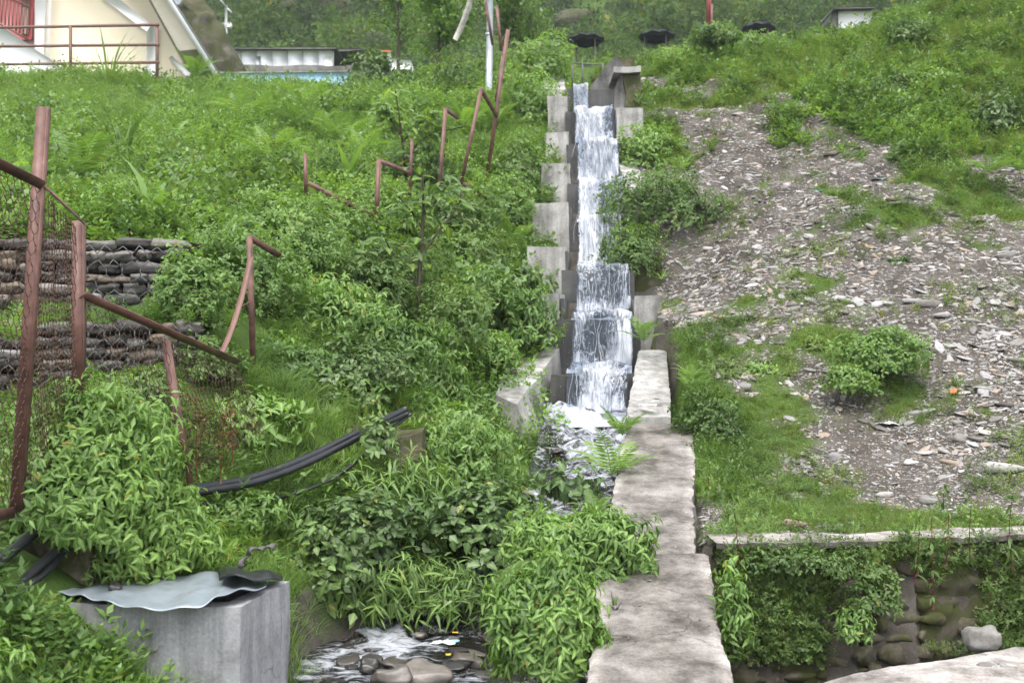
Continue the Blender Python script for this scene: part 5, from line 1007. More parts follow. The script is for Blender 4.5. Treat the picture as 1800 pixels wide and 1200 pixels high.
# --- sapling with large separate leaves
def sapling(label, foot, tips, n, size, seed, kind='sapling', name='sapling'):
    r = np.random.default_rng(seed); t = thing(name, label, 'tree', foot); L = []; ends = []
    trunk = spline([foot] + tips[0], 16); L.append(tube(trunk, np.linspace(.028, .008, 16), 6)); ends.append(trunk[5:])
    for br in tips[1:]: P = spline(br, 10); L.append(tube(P, np.linspace(.014, .005, 10), 5)); ends.append(P[3:])
    V, F = join(L); mk('trunk', V, F, 'bark', t, smooth=True)
    for i in range(n):
        e = ends[r.integers(len(ends))]; q = e[r.integers(len(e))] + r.normal(0, .06, 3); D = r.normal(0, 1, 3); D[2] = r.normal(-.15, .35); D[1] -= .2
        M = frames(D[None], np.array([[0, -.35, 1.0]]) + r.normal(0, .25, (1, 3)))[0]; A = np.eye(4); A[:3, :3] = M * size * r.uniform(.6, 1.2); A[:3, 3] = q; put('leaf', LMESH[kind], A, t)
    return t
d = 9.7; f = at(738, 560, d)
sapling('young tree with large rounded leaves in the middle of the left bank', f, [[at(736, 500, d), at(742, 420, d), at(744, 350, d), at(742, 300, d)], [at(736, 505, d), at(715, 475, d), at(690, 445, d), at(672, 410, d - .2)], [at(741, 450, d), at(765, 415, d), at(800, 370, d + .2), at(818, 330, d + .3)], [at(742, 400, d), at(722, 370, d), at(700, 345, d)], [at(743, 380, d), at(770, 350, d), at(790, 318, d)], [at(690, 445, d), at(660, 440, d), at(640, 452, d - .2)]], 230, .14, 1)
d = 14; f = gpt(715, 330)
sapling('thin tree with scattered pale leaves among the fence posts', f, [[at(712, 290, d - 1), at(705, 230, d - 1), at(695, 160, d - 1)], [at(708, 250, d - 1), at(740, 215, d - 1), at(765, 200, d - 1)], [at(706, 240, d - 1), at(680, 200, d - 1), at(670, 190, d - 1)], [at(712, 280, d - 1), at(750, 240, d - 1), at(820, 222, d - 1)]], 170, .18, 2)
f = gpt(278, 140); d = f[1]
sapling('little tree with yellow-green top in front of the white pillar', f, [[at(277, 110, d), at(278, 85, d), at(283, 62, d)], [at(277, 105, d), at(290, 85, d), at(300, 70, d)], [at(277, 105, d), at(268, 88, d), at(262, 74, d)]], 120, .20, 3)
# --- feathery trees behind the fence
def tree(name, label, px, py, d, h, rad, kind, seed, n=3200, size=.12):
    foot = at(px, py, d); r = np.random.default_rng(seed); t = thing(name, label, 'tree', foot); L = []; tr = spline([foot, foot + (r.normal(0, .05), 0, h * .4), foot + (r.normal(0, .12), 0, h)], 10); L.append(tube(tr, np.linspace(.05, .012, 10) * h / 2.5, 6)); P = []
    for i in range(26):
        q = tr[int(3 + r.random() * 6)]; a = r.uniform(0, 6.28); e = q + np.array((math.cos(a) * rad * r.uniform(.4, 1), math.sin(a) * rad * r.uniform(.4, 1), h * r.uniform(.05, .3))); b = spline([q, lerp(q, e, .5) + (0, 0, .05 * h), e], 8); L.append(tube(b, np.linspace(.014, .004, 8) * h / 2.5, 4, False)); P.append(b[2:])
    V, F = join(L); mk('trunk', V, F, 'bark', t); P = np.concatenate(P); idx = r.integers(0, len(P), n); pos = P[idx] + r.normal(0, rad * .13, (n, 3)); D = randdir(n, r); D[:, 2] -= .3
    V, F, tt = inst(LEAF[kind][0], pos, frames(D, np.tile((0, 0, 1.0), (n, 1)) + r.normal(0, .4, (n, 3))), size * r.uniform(.6, 1.2, n), r.random(n)); mk('crown', V, F, LEAF[kind][1], t, tt, kind='stuff')
tree('feathery_tree', 'tall feathery tree left of the grey metal pole', 770, 150, 20.5, 2.6, 1.0, 'bright', 1, 6500, .10); tree('feathery_tree', 'feathery tree above the stub post and dark bush', 700, 135, 23, 2.7, .9, 'bright', 2, 2600, .11); tree('feathery_tree', 'feathery tree just right of the grey metal pole', 905, 120, 21.5, 1.7, .8, 'small', 3, 2600, .12)

# ------------------------------------------------------------------ ground cover (nobody could count it)
def visible_spots(n, y0, y1, power, right):
    """random places on the ground inside the picture's field and a margin beside it"""
    u = rng.random(n); Y = (y0 ** (1 - power) + u * (y1 ** (1 - power) - y0 ** (1 - power))) ** (1 / (1 - power)); X = rng.uniform(-.72, .72, n) * Y
    P = np.column_stack([X, Y, ground(X, Y)]); k = inview(P, 420); inch = (X > xl(Y) - np.where(Y > 9.3, .3, .02)) & (X < xr(Y) + np.where(Y > 9.3, .3, .0)) & (Y < 20)
    wr_ = np.interp(Y, [3.5, 4.5, 6.0, 6.02, 8.85, 10.7], [.89, .975, 1.153, 1.09, 1.57, 1.64]); k &= ~inch; k &= ~((X > 0) & (X < wr_ + .03) & (Y < 10.7) & (X > xl(Y)))
    k &= is_right(P) if right else (X < xl(Y)); k &= ~((Y < wall_y(X) + .22) & (X > 1.0)); P = P[k]
    gab = (P[:, 0] < -1.9) & (P[:, 1] > 6.8) & (P[:, 1] < 8.0); P = P[~gab]
    ft = (P[:, 1] > 4.35) & (P[:, 1] < 5.15) & (P[:, 0] > -2.5) & (P[:, 0] < -1.0); return P[~ft]
r0 = np.random.default_rng(4)
def clump(k, n, sz, up):
    L = []
    for i in range(k):
        V, F, t = sprig(leaf2(.5, .2), n, r0, up, (-.2, .9), sz); b = r0.normal(0, .3, 2); V = V * (r0.uniform(.7, 1.1)) ; V[:, 0] += V[:, 2] * b[0] + r0.normal(0, .22); V[:, 1] += V[:, 2] * b[1] + r0.normal(0, .22); L.append((V, F, t))
    return merge(L)
HERB = [clump(4, 16, (.14, .26), (.1, .95)) for _ in range(5)]; WIDE = [clump(2, 12, (.25, .4), (.05, .7)) for _ in range(4)]
TUFT = [tuft(r0, 26, .028, (.2, .9), .5, .3, 3) for _ in range(5)]; LAWN = [tuft(r0, 26, .06, (.2, 1.0), .7, .6, 2) for _ in range(5)]; FSM = [fern(r0, 5, 8) for _ in range(2)]
def euler_of(M):
    """xyz euler of rotation matrices (N,3,3)"""
    sy = -M[:, 2, 0]; return np.stack([np.arctan2(M[:, 2, 1], M[:, 2, 2]), np.arcsin(np.clip(sy, -1, 1)), np.arctan2(M[:, 1, 0], M[:, 0, 0])], 1)
TCOLL = {}
def tcoll(key, mat, temps):
    """collection of template meshes, kept out of the scene and used only as scatter sources"""
    if key not in TCOLL:
        c = bpy.data.collections.new('templates_' + key)
        for T in temps: c.objects.link(bpy.data.objects.new('template', fast_mesh('template', T[0], T[1], mat, T[2] if len(T) > 2 else None)))
        TCOLL[key] = c
    return TCOLL[key]
def gscatter(name, label, key, mat, temps, P, rot, scl):
    """one 'stuff' object: template meshes set on points by geometry nodes"""
    o0 = np.array((P[:, 0].mean(), P[:, 1].mean(), P[:, 2].min())); me = bpy.data.meshes.new(name); me.vertices.add(len(P)); me.vertices.foreach_set('co', (P - o0).astype(np.float32).ravel())
    a_ = me.attributes.new('rot', 'FLOAT_VECTOR', 'POINT'); a_.data.foreach_set('vector', np.asarray(rot, np.float32).ravel())
    scl = np.asarray(scl, float); scl = np.repeat(scl[:, None], 3, 1) if scl.ndim == 1 else scl
    a_ = me.attributes.new('scl', 'FLOAT_VECTOR', 'POINT'); a_.data.foreach_set('vector', scl.astype(np.float32).ravel())
    me.materials.append(MATS[mat]); o = bpy.data.objects.new(name, me); COL.objects.link(o); o.location = o0
    ng = bpy.data.node_groups.new('scatter_' + name, 'GeometryNodeTree'); ng.interface.new_socket('Geometry', in_out='INPUT', socket_type='NodeSocketGeometry'); ng.interface.new_socket('Geometry', in_out='OUTPUT', socket_type='NodeSocketGeometry')
    gi, go = ng.nodes.new('NodeGroupInput'), ng.nodes.new('NodeGroupOutput'); ip = ng.nodes.new('GeometryNodeInstanceOnPoints'); ci = ng.nodes.new('GeometryNodeCollectionInfo')
    ci.inputs['Collection'].default_value = tcoll(key, mat, temps); ci.inputs['Separate Children'].default_value = True; ci.inputs['Reset Children'].default_value = True
    ip.inputs['Pick Instance'].default_value = True; er = ng.nodes.new('FunctionNodeEulerToRotation')
    for nm, sock in (('rot', er.inputs[0]), ('scl', ip.inputs['Scale'])):
        na = ng.nodes.new('GeometryNodeInputNamedAttribute'); na.data_type = 'FLOAT_VECTOR'; na.inputs['Name'].default_value = nm; ng.links.new(na.outputs['Attribute'], sock)
    rv = ng.nodes.new('FunctionNodeRandomValue'); rv.data_type = 'INT'; rv.inputs[4].default_value = 0; rv.inputs[5].default_value = len(temps) - 1; ng.links.new(rv.outputs[2], ip.inputs['Instance Index'])
    L = ng.links.new; L(gi.outputs[0], ip.inputs['Points']); L(ci.outputs[0], ip.inputs['Instance']); L(er.outputs[0], ip.inputs['Rotation']); L(ip.outputs[0], go.inputs[0])
    o.modifiers.new('scatter', 'NODES').node_group = ng
    return tag(o, label, kind='stuff')
def blob(r, n, sx=1, sz=.75, lf=(.05, .10)):
    u = randdir(n, r); u[:, 2] = np.abs(u[:, 2]) * 1.1 - .15; sd = int(r.integers(999)); k = (1 + .32 * snoise(u, 3, sd) + .18 * snoise(u, 7, sd + 1)) * (1 - .45 * r.random(n) ** 2); pos = u * k[:, None] * (.5 * sx, .5 * sx, sz); D = u + r.normal(0, .7, (n, 3)); D[:, 2] -= .2
    return inst(leaf2(.7, .2), pos, frames(D, u + (0, 0, .5) + r.normal(0, .3, (n, 3))), r.uniform(*lf, n), r.random(n) * .35)
BUSHT = [blob(np.random.default_rng(40 + k), 280, 1.2, .6 + .1 * k, (.06, .115)) for k in range(4)]
def scatter(name, label, mat, P, temps, s, tilt=.25, seed=0, key=None):
    r = np.random.default_rng(seed); n = len(P); rot = np.column_stack([r.normal(0, tilt, n), r.normal(0, tilt, n), r.uniform(0, 2 * PI, n)])
    return gscatter(name, label, key or name, mat, temps, P - (0, 0, .01), rot, s * r.uniform(.6, 1.3, n))
P = visible_spots(44000, 3.4, 26, 0.45, False); n1 = fbm(P[:, :2], .55, 91); n2 = fbm(P[:, :2], 1.4, 92); sz = .15 * (P[:, 1] / 9) ** .35
a = n1 + .5 * n2 + rng.normal(0, .3, len(P)); far_ = P[:, 1] > 9
scatter('hill_grass', 'tall green grass over the left hillside', 'grass_hill', P[a < -.2], TUFT, (sz * 1.5)[a < -.2], seed=1)
scatter('hill_weeds', 'leafy green weeds over the left hillside', 'leaf_bright', P[(a >= -.2) & (a < .7)], HERB, (sz * 1.5)[(a >= -.2) & (a < .7)], seed=2)
scatter('hill_broad_weeds', 'broader-leaved weeds in patches on the left bank', 'leaf_small', P[a >= .7], WIDE, (sz * 1.5)[a >= .7], seed=3)
k = rng.random(len(P)) < .05; scatter('hill_bracken', 'small pale bracken fronds scattered through the left hillside', 'leaf_fern', P[k], FSM, (sz * 2.2)[k], seed=14)
k = rng.random(len(P)) < .05; scatter('hill_dry_grass', 'olive and dry stalks among the left hillside weeds', 'leaf_olive', P[k], HERB, (sz * 1.6)[k], seed=15, key='hill_olive')
P = visible_spots(6000, 3.4, 12, 0.2, False); n1 = fbm(P[:, :2], 1.2, 93); k = n1 > -.2; scatter('bank_undergrowth', 'dark leafy undergrowth on the near left bank', 'leaf_vine', P[k], WIDE + HERB, np.full(k.sum(), .17), seed=4)
P = visible_spots(900, 7, 26, 0.2, False); P = P[(P[:, 1] > 8.6)]; scatter('hill_leafy_clumps', 'rounded leafy weed clumps over the left hillside', 'leaf_bright', P[::2], BUSHT, rng.uniform(.2, .75, len(P[::2])), .2, 21); scatter('hill_dark_clumps', 'darker leafy clumps over the left hillside', 'leaf_small', P[1::2], BUSHT, rng.uniform(.2, .65, len(P[1::2])), .2, 22)
P = visible_spots(260, 11, 24, 0.2, True); P = P[cover(P) > .6]; scatter('slope_leafy_clumps', 'leafy weed clumps on the green part of the right slope', 'leaf_small', P, BUSHT, np.full(len(P), .34), .2, 23)
# weeds and grass at the very front left
P = np.column_stack([rng.uniform(-2.6, -.95, 700), rng.uniform(3.3, 4.4, 700)]); P = np.column_stack([P, ground(P[:, 0], P[:, 1])]); P[:, 2] -= .03; P = P[(P[:, 0] < -1.02 - (P[:, 1] - 3.3) * .25)]
r0 = np.random.default_rng(8); NB = [tuft(r0, 10, .055, (.2, .9), .5, .2, 4) for _ in range(5)]
scatter('front_grass', 'bright grass and bamboo blades in front of the tank', 'leaf_bright', P, NB, np.full(len(P), .34) * (1 - .35 * sstep(-1.9, -1.1, P[:, 0])) * (1 - .4 * sstep(3.7, 4.3, P[:, 1]) * sstep(-1.6, -2.1, P[:, 0])), seed=5); scatter('front_weeds', 'small leafy weeds in front of the tank', 'leaf_nettle', P[:320] + (.02, .02, 0), HERB, np.full(min(320, len(P)), .22), seed=6)
# right slope: short grass by cover, taller on the upper part
P = visible_spots(112000, 6.2, 24, 0.6, True); cv = cover(P); k = cv > rng.random(len(P)) * .9 + .1; P = P[k]; up_ = sstep(11, 16, P[:, 1]); sz = lerp(.055, .12, up_) * rng.uniform(.6, 1.4, len(P))
b_ = fbm(P[:, :2], 1.1, 95) + rng.normal(0, .35, len(P)) - .35 * (P[:, 1] < 9); 
scatter('slope_grass', 'short yellow-green grass between the stones of the right slope', 'grass_short', P[b_ < .45], LAWN, sz[b_ < .45], seed=7); scatter('slope_weeds', 'low leafy weeds on the right slope', 'leaf_bright', P[b_ >= .45], HERB[:2] + WIDE[:1], (sz * 1.6)[b_ >= .45], seed=8)
k = (rng.random(len(P)) < .16) & (P[:, 1] > 8); scatter('slope_tufts', 'olive and dry tufts between grass on the right slope', 'leaf_olive', P[k], HERB + TUFT[:2], (sz * 1.7)[k], seed=16)
k = (rng.random(len(P)) < .13) & (P[:, 1] > 11.5); scatter('slope_tall_weeds', 'taller leafy weeds on the upper right slope', 'leaf_small', P[k], HERB + WIDE[:2], (sz * 2.4)[k], seed=17)
n = 1400; Y = rng.uniform(6.35, 10.4, n); X = np.interp(Y, [6.02, 8.85, 10.7], [1.09, 1.57, 1.64]) + .02 + np.abs(rng.normal(0, .28, n)); P = np.column_stack([X, Y, ground(X, Y)]); k = fbm(P[:, :2], 2.4, 99) + rng.normal(0, .3, n) > -.15; P = P[k]
scatter('verge_weeds', 'mixed weeds along the right edge of the sloping wall', 'leaf_small', P[::2], HERB, np.full(len(P[::2]), .13), seed=31); scatter('verge_grass', 'tufted grass along the right edge of the sloping wall', 'grass_hill', P[1::2], TUFT, np.full(len(P[1::2]), .16), seed=32)
n = 260; X = rng.uniform(-4.6, -1.9, n); P = np.column_stack([X, np.where(rng.random(n) < .5, rng.uniform(7.1, 7.5, n), rng.uniform(6.7, 6.9, n)), np.zeros(n)]); P[:, 2] = np.where(P[:, 1] > 7, ZC + .28, ZC - .4); scatter('gabion_weeds', 'weeds growing on the ledges of the gabion wall', 'leaf_vine', P, HERB + WIDE[:1], np.full(n, .16), seed=33)
P = visible_spots(20000, 7.2, 19, .7, True); k = (fbm(P[:, :2], 3.0, 59) + rng.normal(0, .3, len(P)) > .45) & (cover(P) < .5); P = P[k][:1100]; scatter('scree_tufts', 'small grass tufts and weeds growing between the scree stones', 'grass_short', P[::2], LAWN, np.full(len(P[::2]), .11), seed=34); scatter('scree_weeds', 'small leafy weeds between the scree stones', 'leaf_olive', P[1::2], HERB, np.full(len(P[1::2]), .12), seed=35)
# moss-like weeds on the retaining wall
n = 6500; X = rng.uniform(1.25, 5.0, n); Z = rng.uniform(-1.75, -1.08, n); m_ = fbm(np.column_stack([X, Z]), 3.2, 97) + .5 * sstep(-1.5, -1.1, Z) - .12 * sstep(2.4, 3.4, X) + .2 > rng.random(n) * .8; X, Z = X[m_], Z[m_]
P = np.column_stack([X, wall_y(X) - .09 + .05 * (Z + 1.6) + rng.uniform(-.02, .02, len(X)), Z + ZC]); scatter('wall_moss_weeds', 'small weeds and moss tufts clinging to the retaining wall', 'leaf_olive', P, HERB[:3], np.full(len(P), .075), tilt=.8, seed=9)
scatter('wall_creeper', 'green creeping weeds on the retaining wall face', 'leaf_small', P[::3] - (0, .02, 0), HERB, np.full(len(P[::3]), .10), tilt=.7, seed=10)
pplant('wall_bush', 'green leafy weed cluster in the middle of the mossy wall', 'plant', 1540, 1040, 6.05, 45, 60, 'small', 1300, .034, 24, seed=80, whorl=5, droop=.7); pplant('wall_bush', 'pale-leaved weed cluster low on the mossy wall', 'plant', 1500, 1105, 6.0, 28, 50, 'vine', 380, .045, 20, seed=81, droop=.7); pplant('wall_bush', 'weeds hanging from the coping at the left end of the mossy wall', 'plant', 1400, 990, 6.02, 90, 26, 'small', 1500, .032, 20, seed=82, droop=.7)
def stalk(px, y0, y1, d, label, seed, red=True):
    r = np.random.default_rng(seed); f, tp = at(px, y0, d), at(px + r.normal(0, 6), y1, d - .05); t = thing('tall_weed', label, 'weed', f, 'tall reddish weeds on the mossy wall'); P = spline([f, lerp(f, tp, .5) + r.normal(0, .008, 3), tp], 8); mk('stem', *tube(P, np.linspace(.0032, .0014, 8), 5), 'stem_red', t)
    n = 22; q = P[r.integers(1, 8, n)]; D = randdir(n, r); D[:, 2] = r.normal(-.2, .3, n); V, F, tt = inst(leaf2(.28, .4), q, frames(D, np.tile((0, 0, 1.0), (n, 1))), .07 * r.uniform(.6, 1.2, n), r.random(n)); mk('foliage', V, F, 'leaf_small', t, tt)
    if red: V, F, tt = inst(leaf2(.25, .5), q[:9] - (0, .01, .05), frames(D[:9] - (0, 0, .5), np.tile((0, -1.0, .3), (9, 1))), .035, r.random(9)); mk('red_leaves', V, F, 'stem_red', t, tt)
for i, (px, y0, y1, lab) in enumerate([(1607, 1025, 900, 'red-stemmed weed with crimson leaves in the middle of the mossy wall'), (1640, 1070, 905, 'tallest red-leaved weed hanging low on the mossy wall'), (1662, 1000, 900, 'thin weed stalk left of the bare stones'), (1705, 990, 880, 'weed stalk rising above the coping near the right'), (1780, 1000, 870, 'purple-stemmed weed at the right edge of the wall'), (1298, 1000, 900, 'lone weed stalk beside the wall corner')]): stalk(px, y0, y1, 5.98 + .19 * 3.3 * max(0, px - 1260) / 1800, lab, 30 + i)
for i, (px, y0, y1, d) in enumerate([(1245, 880, 810, 7.2), (1265, 885, 805, 7.3), (1258, 700, 640, 9), (1660, 900, 850, 7)]):
    t = stalk(px, y0, y1, d, ['thin dry stalk by the wall edge', 'second dry stalk by the wall edge', 'reddish stalk beside the fern on the right', 'lone dry stalk on the gravel terrace'][i], 50 + i, False)
# rusty dock seed heads behind the short post
for i, (px, y0, y1) in enumerate([(345, 860, 700), (388, 850, 730), (408, 820, 720), (350, 780, 690)]):
    r = np.random.default_rng(i); d = 6.1; P = spline([at(px, y0, d), at(px + r.normal(0, 4), (y0 + y1) / 2, d), at(px + r.normal(0, 9), y1, d)], 8); t = thing('dock_stalk', 'rust-brown dock seed stalk behind the short leaning post', 'weed', P[0], 'rusty dock stalks'); mk('stem', *tube(P, np.linspace(.005, .002, 8), 4), 'leaf_dry', t)
    n = 90; q = P[r.integers(2, 8, n)] + r.normal(0, .022, (n, 3)); V, F, tt = inst(leaf2(.6, .1), q, frames(randdir(n, r), randdir(n, r)), .022, r.random(n)); mk('seeds', V, F, 'leaf_dry', t, tt)

# ------------------------------------------------------------------ mountain woods behind
r0 = np.random.default_rng(15)
BL = [blob(r0, 240, lf=(.07, .13)), blob(r0, 240, 1.2, .6, (.07, .13)), blob(r0, 280, .9, 1.1, (.07, .13)), blob(r0, 220, 1.4, .5, (.07, .13)), blob(r0, 260, 1.0, .9, (.07, .13))]
n = 4800; Y = rng.uniform(40, 190, n); X = rng.uniform(-.64, .64, n) * Y; P = np.column_stack([X, Y, ground(X, Y)]); P = P[inview(P, 150)]; g = fbm(P[:, :2], .06, 66); sz = np.where(rng.random(len(P)) < .3, 5.0, 2.6) * rng.uniform(.6, 1.3, len(P)) * np.clip(P[:, 1] / 100, .35, 1.15)
k = (g + rng.normal(0, .25, len(P))) > -.3
scatter('mountain_woods', 'dense dark green trees and bushes covering the mountain behind', 'leaf_far', P[k], BL, sz[k], .1, 11); scatter('mountain_scrub', 'lighter green scrub patches on the mountain behind', 'leaf_small', P[~k], BL, sz[~k] * .8, .1, 12)
P = np.column_stack([rng.uniform(-14, 10, 900), rng.uniform(23, 52, 900)]); P = np.column_stack([P, ground(P[:, 0], P[:, 1])]); hs = (P[:, 0] < -3) & (P[:, 1] > 23.5) & (P[:, 1] < 37); P = P[~hs & inview(P, 60)]
scatter('terrace_scrub', 'low bushes and grass on the terrace above the cascade', 'leaf_small', P[:420], BL, np.full(len(P[:420]), .55) * rng.uniform(.5, 1.3, len(P[:420])), .1, 13)
for i, (px, py, d, s) in enumerate([(890, 60, 60, 1.3), (925, 45, 75, 1.2), (650, 80, 40, 1.6), (540, 25, 90, 2.4), (590, 22, 95, 1.6), (1010, 40, 95, 1.5)]):
    g = gpt(px, py, 30, 200); V, F = weld(*boulder(np.random.default_rng(900 + i), 4, .2)); tag(mk('boulder', V * np.array((1.4, 1, .9)) * s + g, F, 'rock_face', smooth=True), ['grey boulder above the pale bush', 'pointed grey boulder on the scrub slope', 'large grey boulder behind the lean-to', 'pale rock face high among the dark trees', 'small pale rock right of the high rock face', 'grey rock near the left canopy'][i], 'rock')

# ------------------------------------------------------------------ scree
r0 = np.random.default_rng(77); SL = [stonev(r0, r0.uniform(.12, .32), int(r0.integers(5, 8))) for _ in range(10)]
SLM = [fast_mesh('stone', V, F, 'slate') for V, F, t in SL]
P = visible_spots(235000, 6.3, 20, 0.8, True); bare = 1 - cover(P); k = bare * (.95 + .35 * fbm(P[:, :2] * (1, .6), 1.7, 58)) > rng.random(len(P)) * .95 + .03; P = P[k]
s = .015 + .034 * rng.random(len(P)) ** 1.5 + .10 * rng.random(len(P)) ** 9; s *= lerp(1, .5, sstep(8.6, 7.4, P[:, 1])); g = gnormal(P)
def lie(P, g, r, spread=.42):
    """rotation that lays a slab roughly on the slope"""
    n = len(P); up = g * .6 + np.array((0, 0, .4)) + r.normal(0, spread, (n, 3)) * .5; up /= np.linalg.norm(up, axis=1)[:, None]; d = r.normal(0, 1, (n, 3)) * (1.6, 1, 1); d -= up * (d * up).sum(1)[:, None]; return frames(d, up)
M = lie(P, g, rng); M = M[:, :, [1, 0, 2]] * np.array((1, -1, 1))
# the largest are stones of their own, the rest is gravel
show = s / P[:, 1]; order = np.argsort(-show); big = order[:285]; rest = order[285:]
s[big] = np.clip(s[big] * rng.uniform(.8, 1.4, len(big)), 0, .19)
for i in big:
    k = int(rng.integers(10)); A = np.eye(4); A[:3, :3] = M[i] * np.array((s[i] * 1.35, s[i], s[i] * .9)); A[:3, 3] = P[i] + (0, 0, s[i] * .06); tag(put('slate_stone', SLM[k], A), 'flat grey slate stone lying loose on the scree slope', 'stone', 'loose slate stones on the scree')
gscatter('scree_gravel', 'loose slate chips and gravel on the right slope', 'scree', 'slate', SL, P[rest] - np.column_stack([0 * s[rest], 0 * s[rest], s[rest] * rng.uniform(-.05, .16, len(rest))]), euler_of(M[rest]), np.column_stack([s[rest] * 1.3, s[rest], s[rest]]))
P = visible_spots(60000, 6.3, 10, 0.6, True); bare = 1 - cover(P); P = P[bare > rng.random(len(P)) * .9 + .05]; M = lie(P, gnormal(P), rng); s = .008 + .016 * rng.random(len(P)) ** 1.5
gscatter('fine_gravel', 'fine gravel over the lower terrace', 'fine_gravel', 'slate', SL[:6], P, euler_of(M[:, :, [1, 0, 2]] * np.array((1, -1, 1))), np.column_stack([s * 1.2, s, s]))
# stones one can name
def rock(name, px, py, s, label, k, rz=0, ry=0, d=None, mesh=None, cat='stone'):
    p = gpt(px, py) if d is None else at(px, py, d); return tag(put(name, mesh or SLM[k], TRS(p + (0, 0, s[2] * .12), s, rz, 0, ry)), label, cat)
rock('flat_stone', 1570, 355, (.26, .2, .32), 'left of three flat stones lying together on the slope', 2, .3); rock('flat_stone', 1598, 352, (.24, .2, .3), 'right of three flat stones lying together on the slope', 5, 1.2, .2); rock('flat_stone', 1572, 362, (.2, .15, .24), 'lowest of three flat stones lying together on the slope', 7)
rock('long_slab', 1605, 535, (.30, .15, .26), 'long grey slab left of a stone pair on the scree', 1, .1); rock('long_slab', 1638, 540, (.36, .15, .3), 'longest grey slab resting on the scree', 3, .15); rock('flat_stone', 1655, 560, (.2, .16, .3), 'pale flat stone just below the longest slab', 8)
rock('long_slab', 1770, 832, (.36, .13, .34), 'dark long slab near the right edge above the gravel terrace', 6, -.1); rock('long_slab', 1765, 455, (.42, .13, .3), 'long pale slab high at the right edge of the scree', 4, .35)
rock('flat_stone', 1555, 875, (.16, .12, .2), 'flat two-tone stone on the gravel terrace', 9); rock('flat_stone', 1635, 885, (.17, .09, .16), 'pale flat stone on the grass edge of the terrace', 0); rock('flat_stone', 1400, 928, (.2, .1, .24), 'dark flat slab in the grass above the wall coping', 6)
rock('flat_stone', 1460, 275, (.3, .22, .26), 'pale slab on the bare gully of the upper slope', 4); rock('flat_stone', 1590, 225, (.17, .13, .3), 'white stone among weeds of the upper slope', 8); rock('flat_stone', 1530, 405, (.17, .15, .3), 'upright grey plate stone on the scree', 2, 0, .7); rock('flat_stone', 1245, 442, (.17, .13, .24), 'brown stone at the left edge of the scree', 1)
bb = fast_mesh('stone', *weld(*boulder(np.random.default_rng(41), 5, .2)), 'slate', smooth=True)
rock('square_stone', 1466, 808, (.10, .09, .09), 'tan square stone alone on the gravel terrace', 0, .5, 0, None, bb)
V, F = weld(*boulder(np.random.default_rng(12), 9, .14)); V = V * np.array((.195, .17, .13)); V += vnoise(V, 22, .006, 3); V[:, 2] += .006 * np.sin(V[:, 2] * 190 + V[:, 0] * 30); p = at(1727, 1139, 5.75); p[2] = R3(0, 0, -1.585)[2] + .058
tag(mk('banded_boulder', V + p, F, 'stone_gabion', smooth=True), 'banded grey boulder sitting on the concrete apron', 'boulder')
for i in range(26):
    q = at(rng.uniform(1730, 1830), rng.uniform(1150, 1195), 5.4); q[2] = R3(0, 0, -1.575)[2]; sz_ = rng.uniform(.03, .09); tag(put('slate_chip', SLM[i % 10], TRS(q, (sz_ * 1.3, sz_, sz_ * .8), rng.uniform(0, 6))), 'dark slate chip on the concrete apron beside the boulder', 'stone', 'slate chips on the apron')
SLR = [fast_mesh('stone', V, F, 'river_stone') for V, F, t in SL]
# stones in the stream
for i in range(64):
    yy = rng.uniform(4.7, 6.25) if i < 52 else rng.uniform(7.6, 9.2); x = lerp(xl(yy), xr(yy), rng.uniform(.05, .95)); z = waterz(yy) + ZC; w_ = rng.uniform(.05, .17); x = x if i < 52 else xl(yy) + rng.uniform(-.02, .12)
    me = RST[i % 6] if i % 3 == 0 else SLR[i % 10]
    tag(put('river_stone', me, TRS((x, yy, z - .0 + rng.uniform(-.015, .015)), (w_ * 1.3, w_, w_ * rng.uniform(.35, .6)), rng.uniform(0, 6), rng.normal(0, .15), rng.normal(0, .15))), 'dark wet stone breaking the surface of the stream' if i < 52 else 'wet stone along the left edge of the rapids', 'stone', 'wet stones in the stream' if i < 52 else 'wet stones beside the rapids')
for a in [((690, 1175, 5.25), (.24, .1, .16), 'pointed dark rock in the middle of the stream', .5), ((745, 1165, 5.35), (.32, .2, .14), 'large rounded pale rock with water running over it', .1), ((650, 1150, 5.5), (.12, .1, .1), 'tan rock left of the pointed rock', .9), ((800, 1145, 5.5), (.16, .12, .07), 'flat olive rock right of the rounded rock', .2), ((885, 1075, 6.2), (.2, .14, .2), 'brown rock under the small fall beside the vine', .4)]:
    V, F = weld(*boulder(np.random.default_rng(int(a[3] * 100)), 8, .22, 4.5, 2.6)); V = V * np.array(a[1]) * .85; V += vnoise(V, 30, .006, 4); c_, s_ = math.cos(a[3]), math.sin(a[3]); V[:, 1], V[:, 2] = V[:, 1] * c_ - V[:, 2] * s_, V[:, 1] * s_ + V[:, 2] * c_; p = at(*a[0]); p[2] = waterz(p[1]) + ZC + .02; tag(mk('stream_rock', V + p, F, 'river_stone', smooth=True), a[2], 'rock')
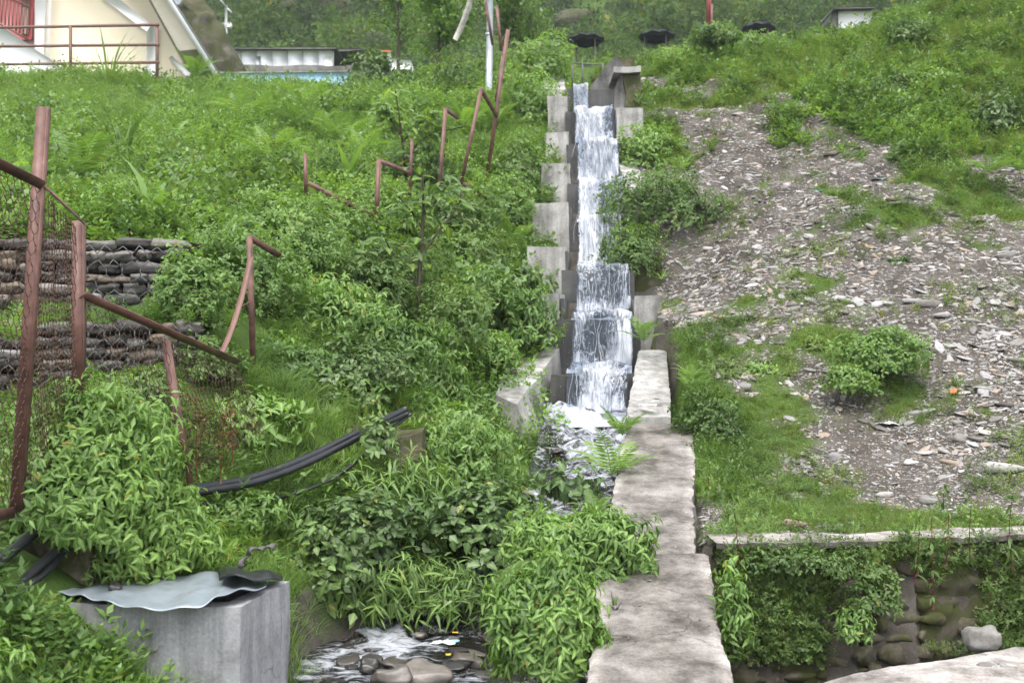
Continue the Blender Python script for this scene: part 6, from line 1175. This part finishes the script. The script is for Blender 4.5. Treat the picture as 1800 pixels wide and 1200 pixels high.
# scraps and litter
def scrap(name, px, py, d, w, h, mat, label, seed, cat='litter', n=9):
    r = np.random.default_rng(seed); p = at(px, py, d) if d else gpt(px, py); a, b2 = np.meshgrid(np.linspace(-.5, .5, n), np.linspace(-.5, .5, n), indexing='ij'); V = np.stack([a * w, b2 * h, 0 * a], -1).reshape(-1, 3); V += vnoise(V / max(w, h), 6, .09 * w, seed) ; V[:, 2] = np.abs(V[:, 2]) + .008; o = tag(mk(name, V + p, gridf(n, n), mat, smooth=True), label, cat); o.modifiers.new('thick', 'SOLIDIFY').thickness = .002
scrap('plastic_bag', 1556, 748, None, .20, .15, 'plastic_white', 'torn white plastic bag on the gravel', 1); scrap('plastic_scrap', 1543, 318, None, .22, .14, 'plastic_blue', 'pale blue plastic scrap high on the scree', 2); scrap('plastic_scrap', 1435, 338, None, .13, .08, 'plastic_blue', 'small blue scrap left of the dark tuft', 3); scrap('paper_wrapper', 1140, 714, 8.93, .15, .09, 'plastic_white', 'crumpled white wrapper on the upper wall top', 4); scrap('yellow_scrap', 788, 1152, 5.5, .028, .028, 'plastic_yellow', 'yellow scrap caught on stones in the stream', 5); scrap('plastic_scrap', 780, 1132, 5.7, .13, .06, 'plastic_white', 'white foam scrap caught in the stream', 6); scrap('plastic_scrap', 800, 1128, 5.75, .05, .05, 'plastic_blue', 'teal scrap beside the white foam scrap', 7); scrap('black_cloth', 1718, 392, None, .16, .14, 'plastic_black', 'dark rag lying on the upper scree', 8); scrap('yellow_scrap', 800, 1113, 5.9, .03, .022, 'plastic_yellow', 'orange leaf caught near the far side of the stream', 9)
V, F, t = stonev(np.random.default_rng(3), .18, 4); p = gpt(1676, 694); tag(mk('tile_shard', V * .11 @ np.array(Matrix.Rotation(.7, 3, 'X')).T + p + (0, 0, .03), F, 'tile_orange'), 'bright orange broken tile standing in the scree', 'tile')
scrap('dead_leaf', 1153, 703, 9.1, .07, .04, 'leaf_dry', 'curled brown leaf behind the white wrapper', 11, 'leaf')
# burnt plant tuft on the near wall
p = at(1082, 1072, 5.24); t = thing('withered_plant', 'withered black plant stub on the near wall', 'plant', p); V, F, tt = tuft(np.random.default_rng(6), 10, .12, (.3, 1), .6, .3, 3); mk('leaves', V * .075 + p, F, 'plastic_black', t, tt); V, F, tt = tuft(np.random.default_rng(7), 6, .10, (.1, .4), .3, .2, 3); mk('shoots', V * .10 + p + (0, .02, .02), F, 'leaf_bright', t, tt)
for i in range(40):
    k = rng.uniform(0, 1); yy = rng.uniform(4.5, 8.7); a = np.interp(yy, [4.5, 6, 6.02, 8.85], [.36, .55, .55, 1.03]); b2 = np.interp(yy, [4.5, 6, 6.02, 8.85], [.94, 1.12, 1.05, 1.53]); z = np.interp(yy, [4.5, 5.2, 6, 7, 8, 8.85], [at(0, 1200, 4.5)[2], at(0, 1085, 5.2)[2], at(0, 972, 6)[2], at(0, 880, 7)[2], at(0, 800, 8)[2], at(0, 745, 8.85)[2]]); s_ = rng.uniform(.008, .022)
    tag(put('wall_pebble', SLM[i % 10], TRS((lerp(a, b2, rng.uniform(.05, .95)), yy, z + .004), (s_ * 1.3, s_, s_), rng.uniform(0, 6))), 'tiny pebble on top of the sloping wall', 'pebble', 'pebbles on the wall top')

# ------------------------------------------------------------------ damp valley air
m = bpy.data.materials.new('haze'); m.use_nodes = True; nt = m.node_tree; nt.nodes.remove(nt.nodes['Principled BSDF'])
pv = nt.nodes.new('ShaderNodeVolumePrincipled'); pv.inputs['Color'].default_value = (0.86, 0.92, 1.0, 1); pv.inputs['Density'].default_value = 0.0010; pv.inputs['Anisotropy'].default_value = 0.2
nt.links.new(pv.outputs[0], nt.nodes['Material Output'].inputs['Volume']); MATS['haze'] = m
lo = GV.min(0) - (2, 2, 1.2); hi = GV.max(0) + (2, 2, 8); V, F = weld(*box(lo, hi)); tag(mk('haze', V, F, 'haze'), 'thin damp air softening the mountain behind', kind='stuff')
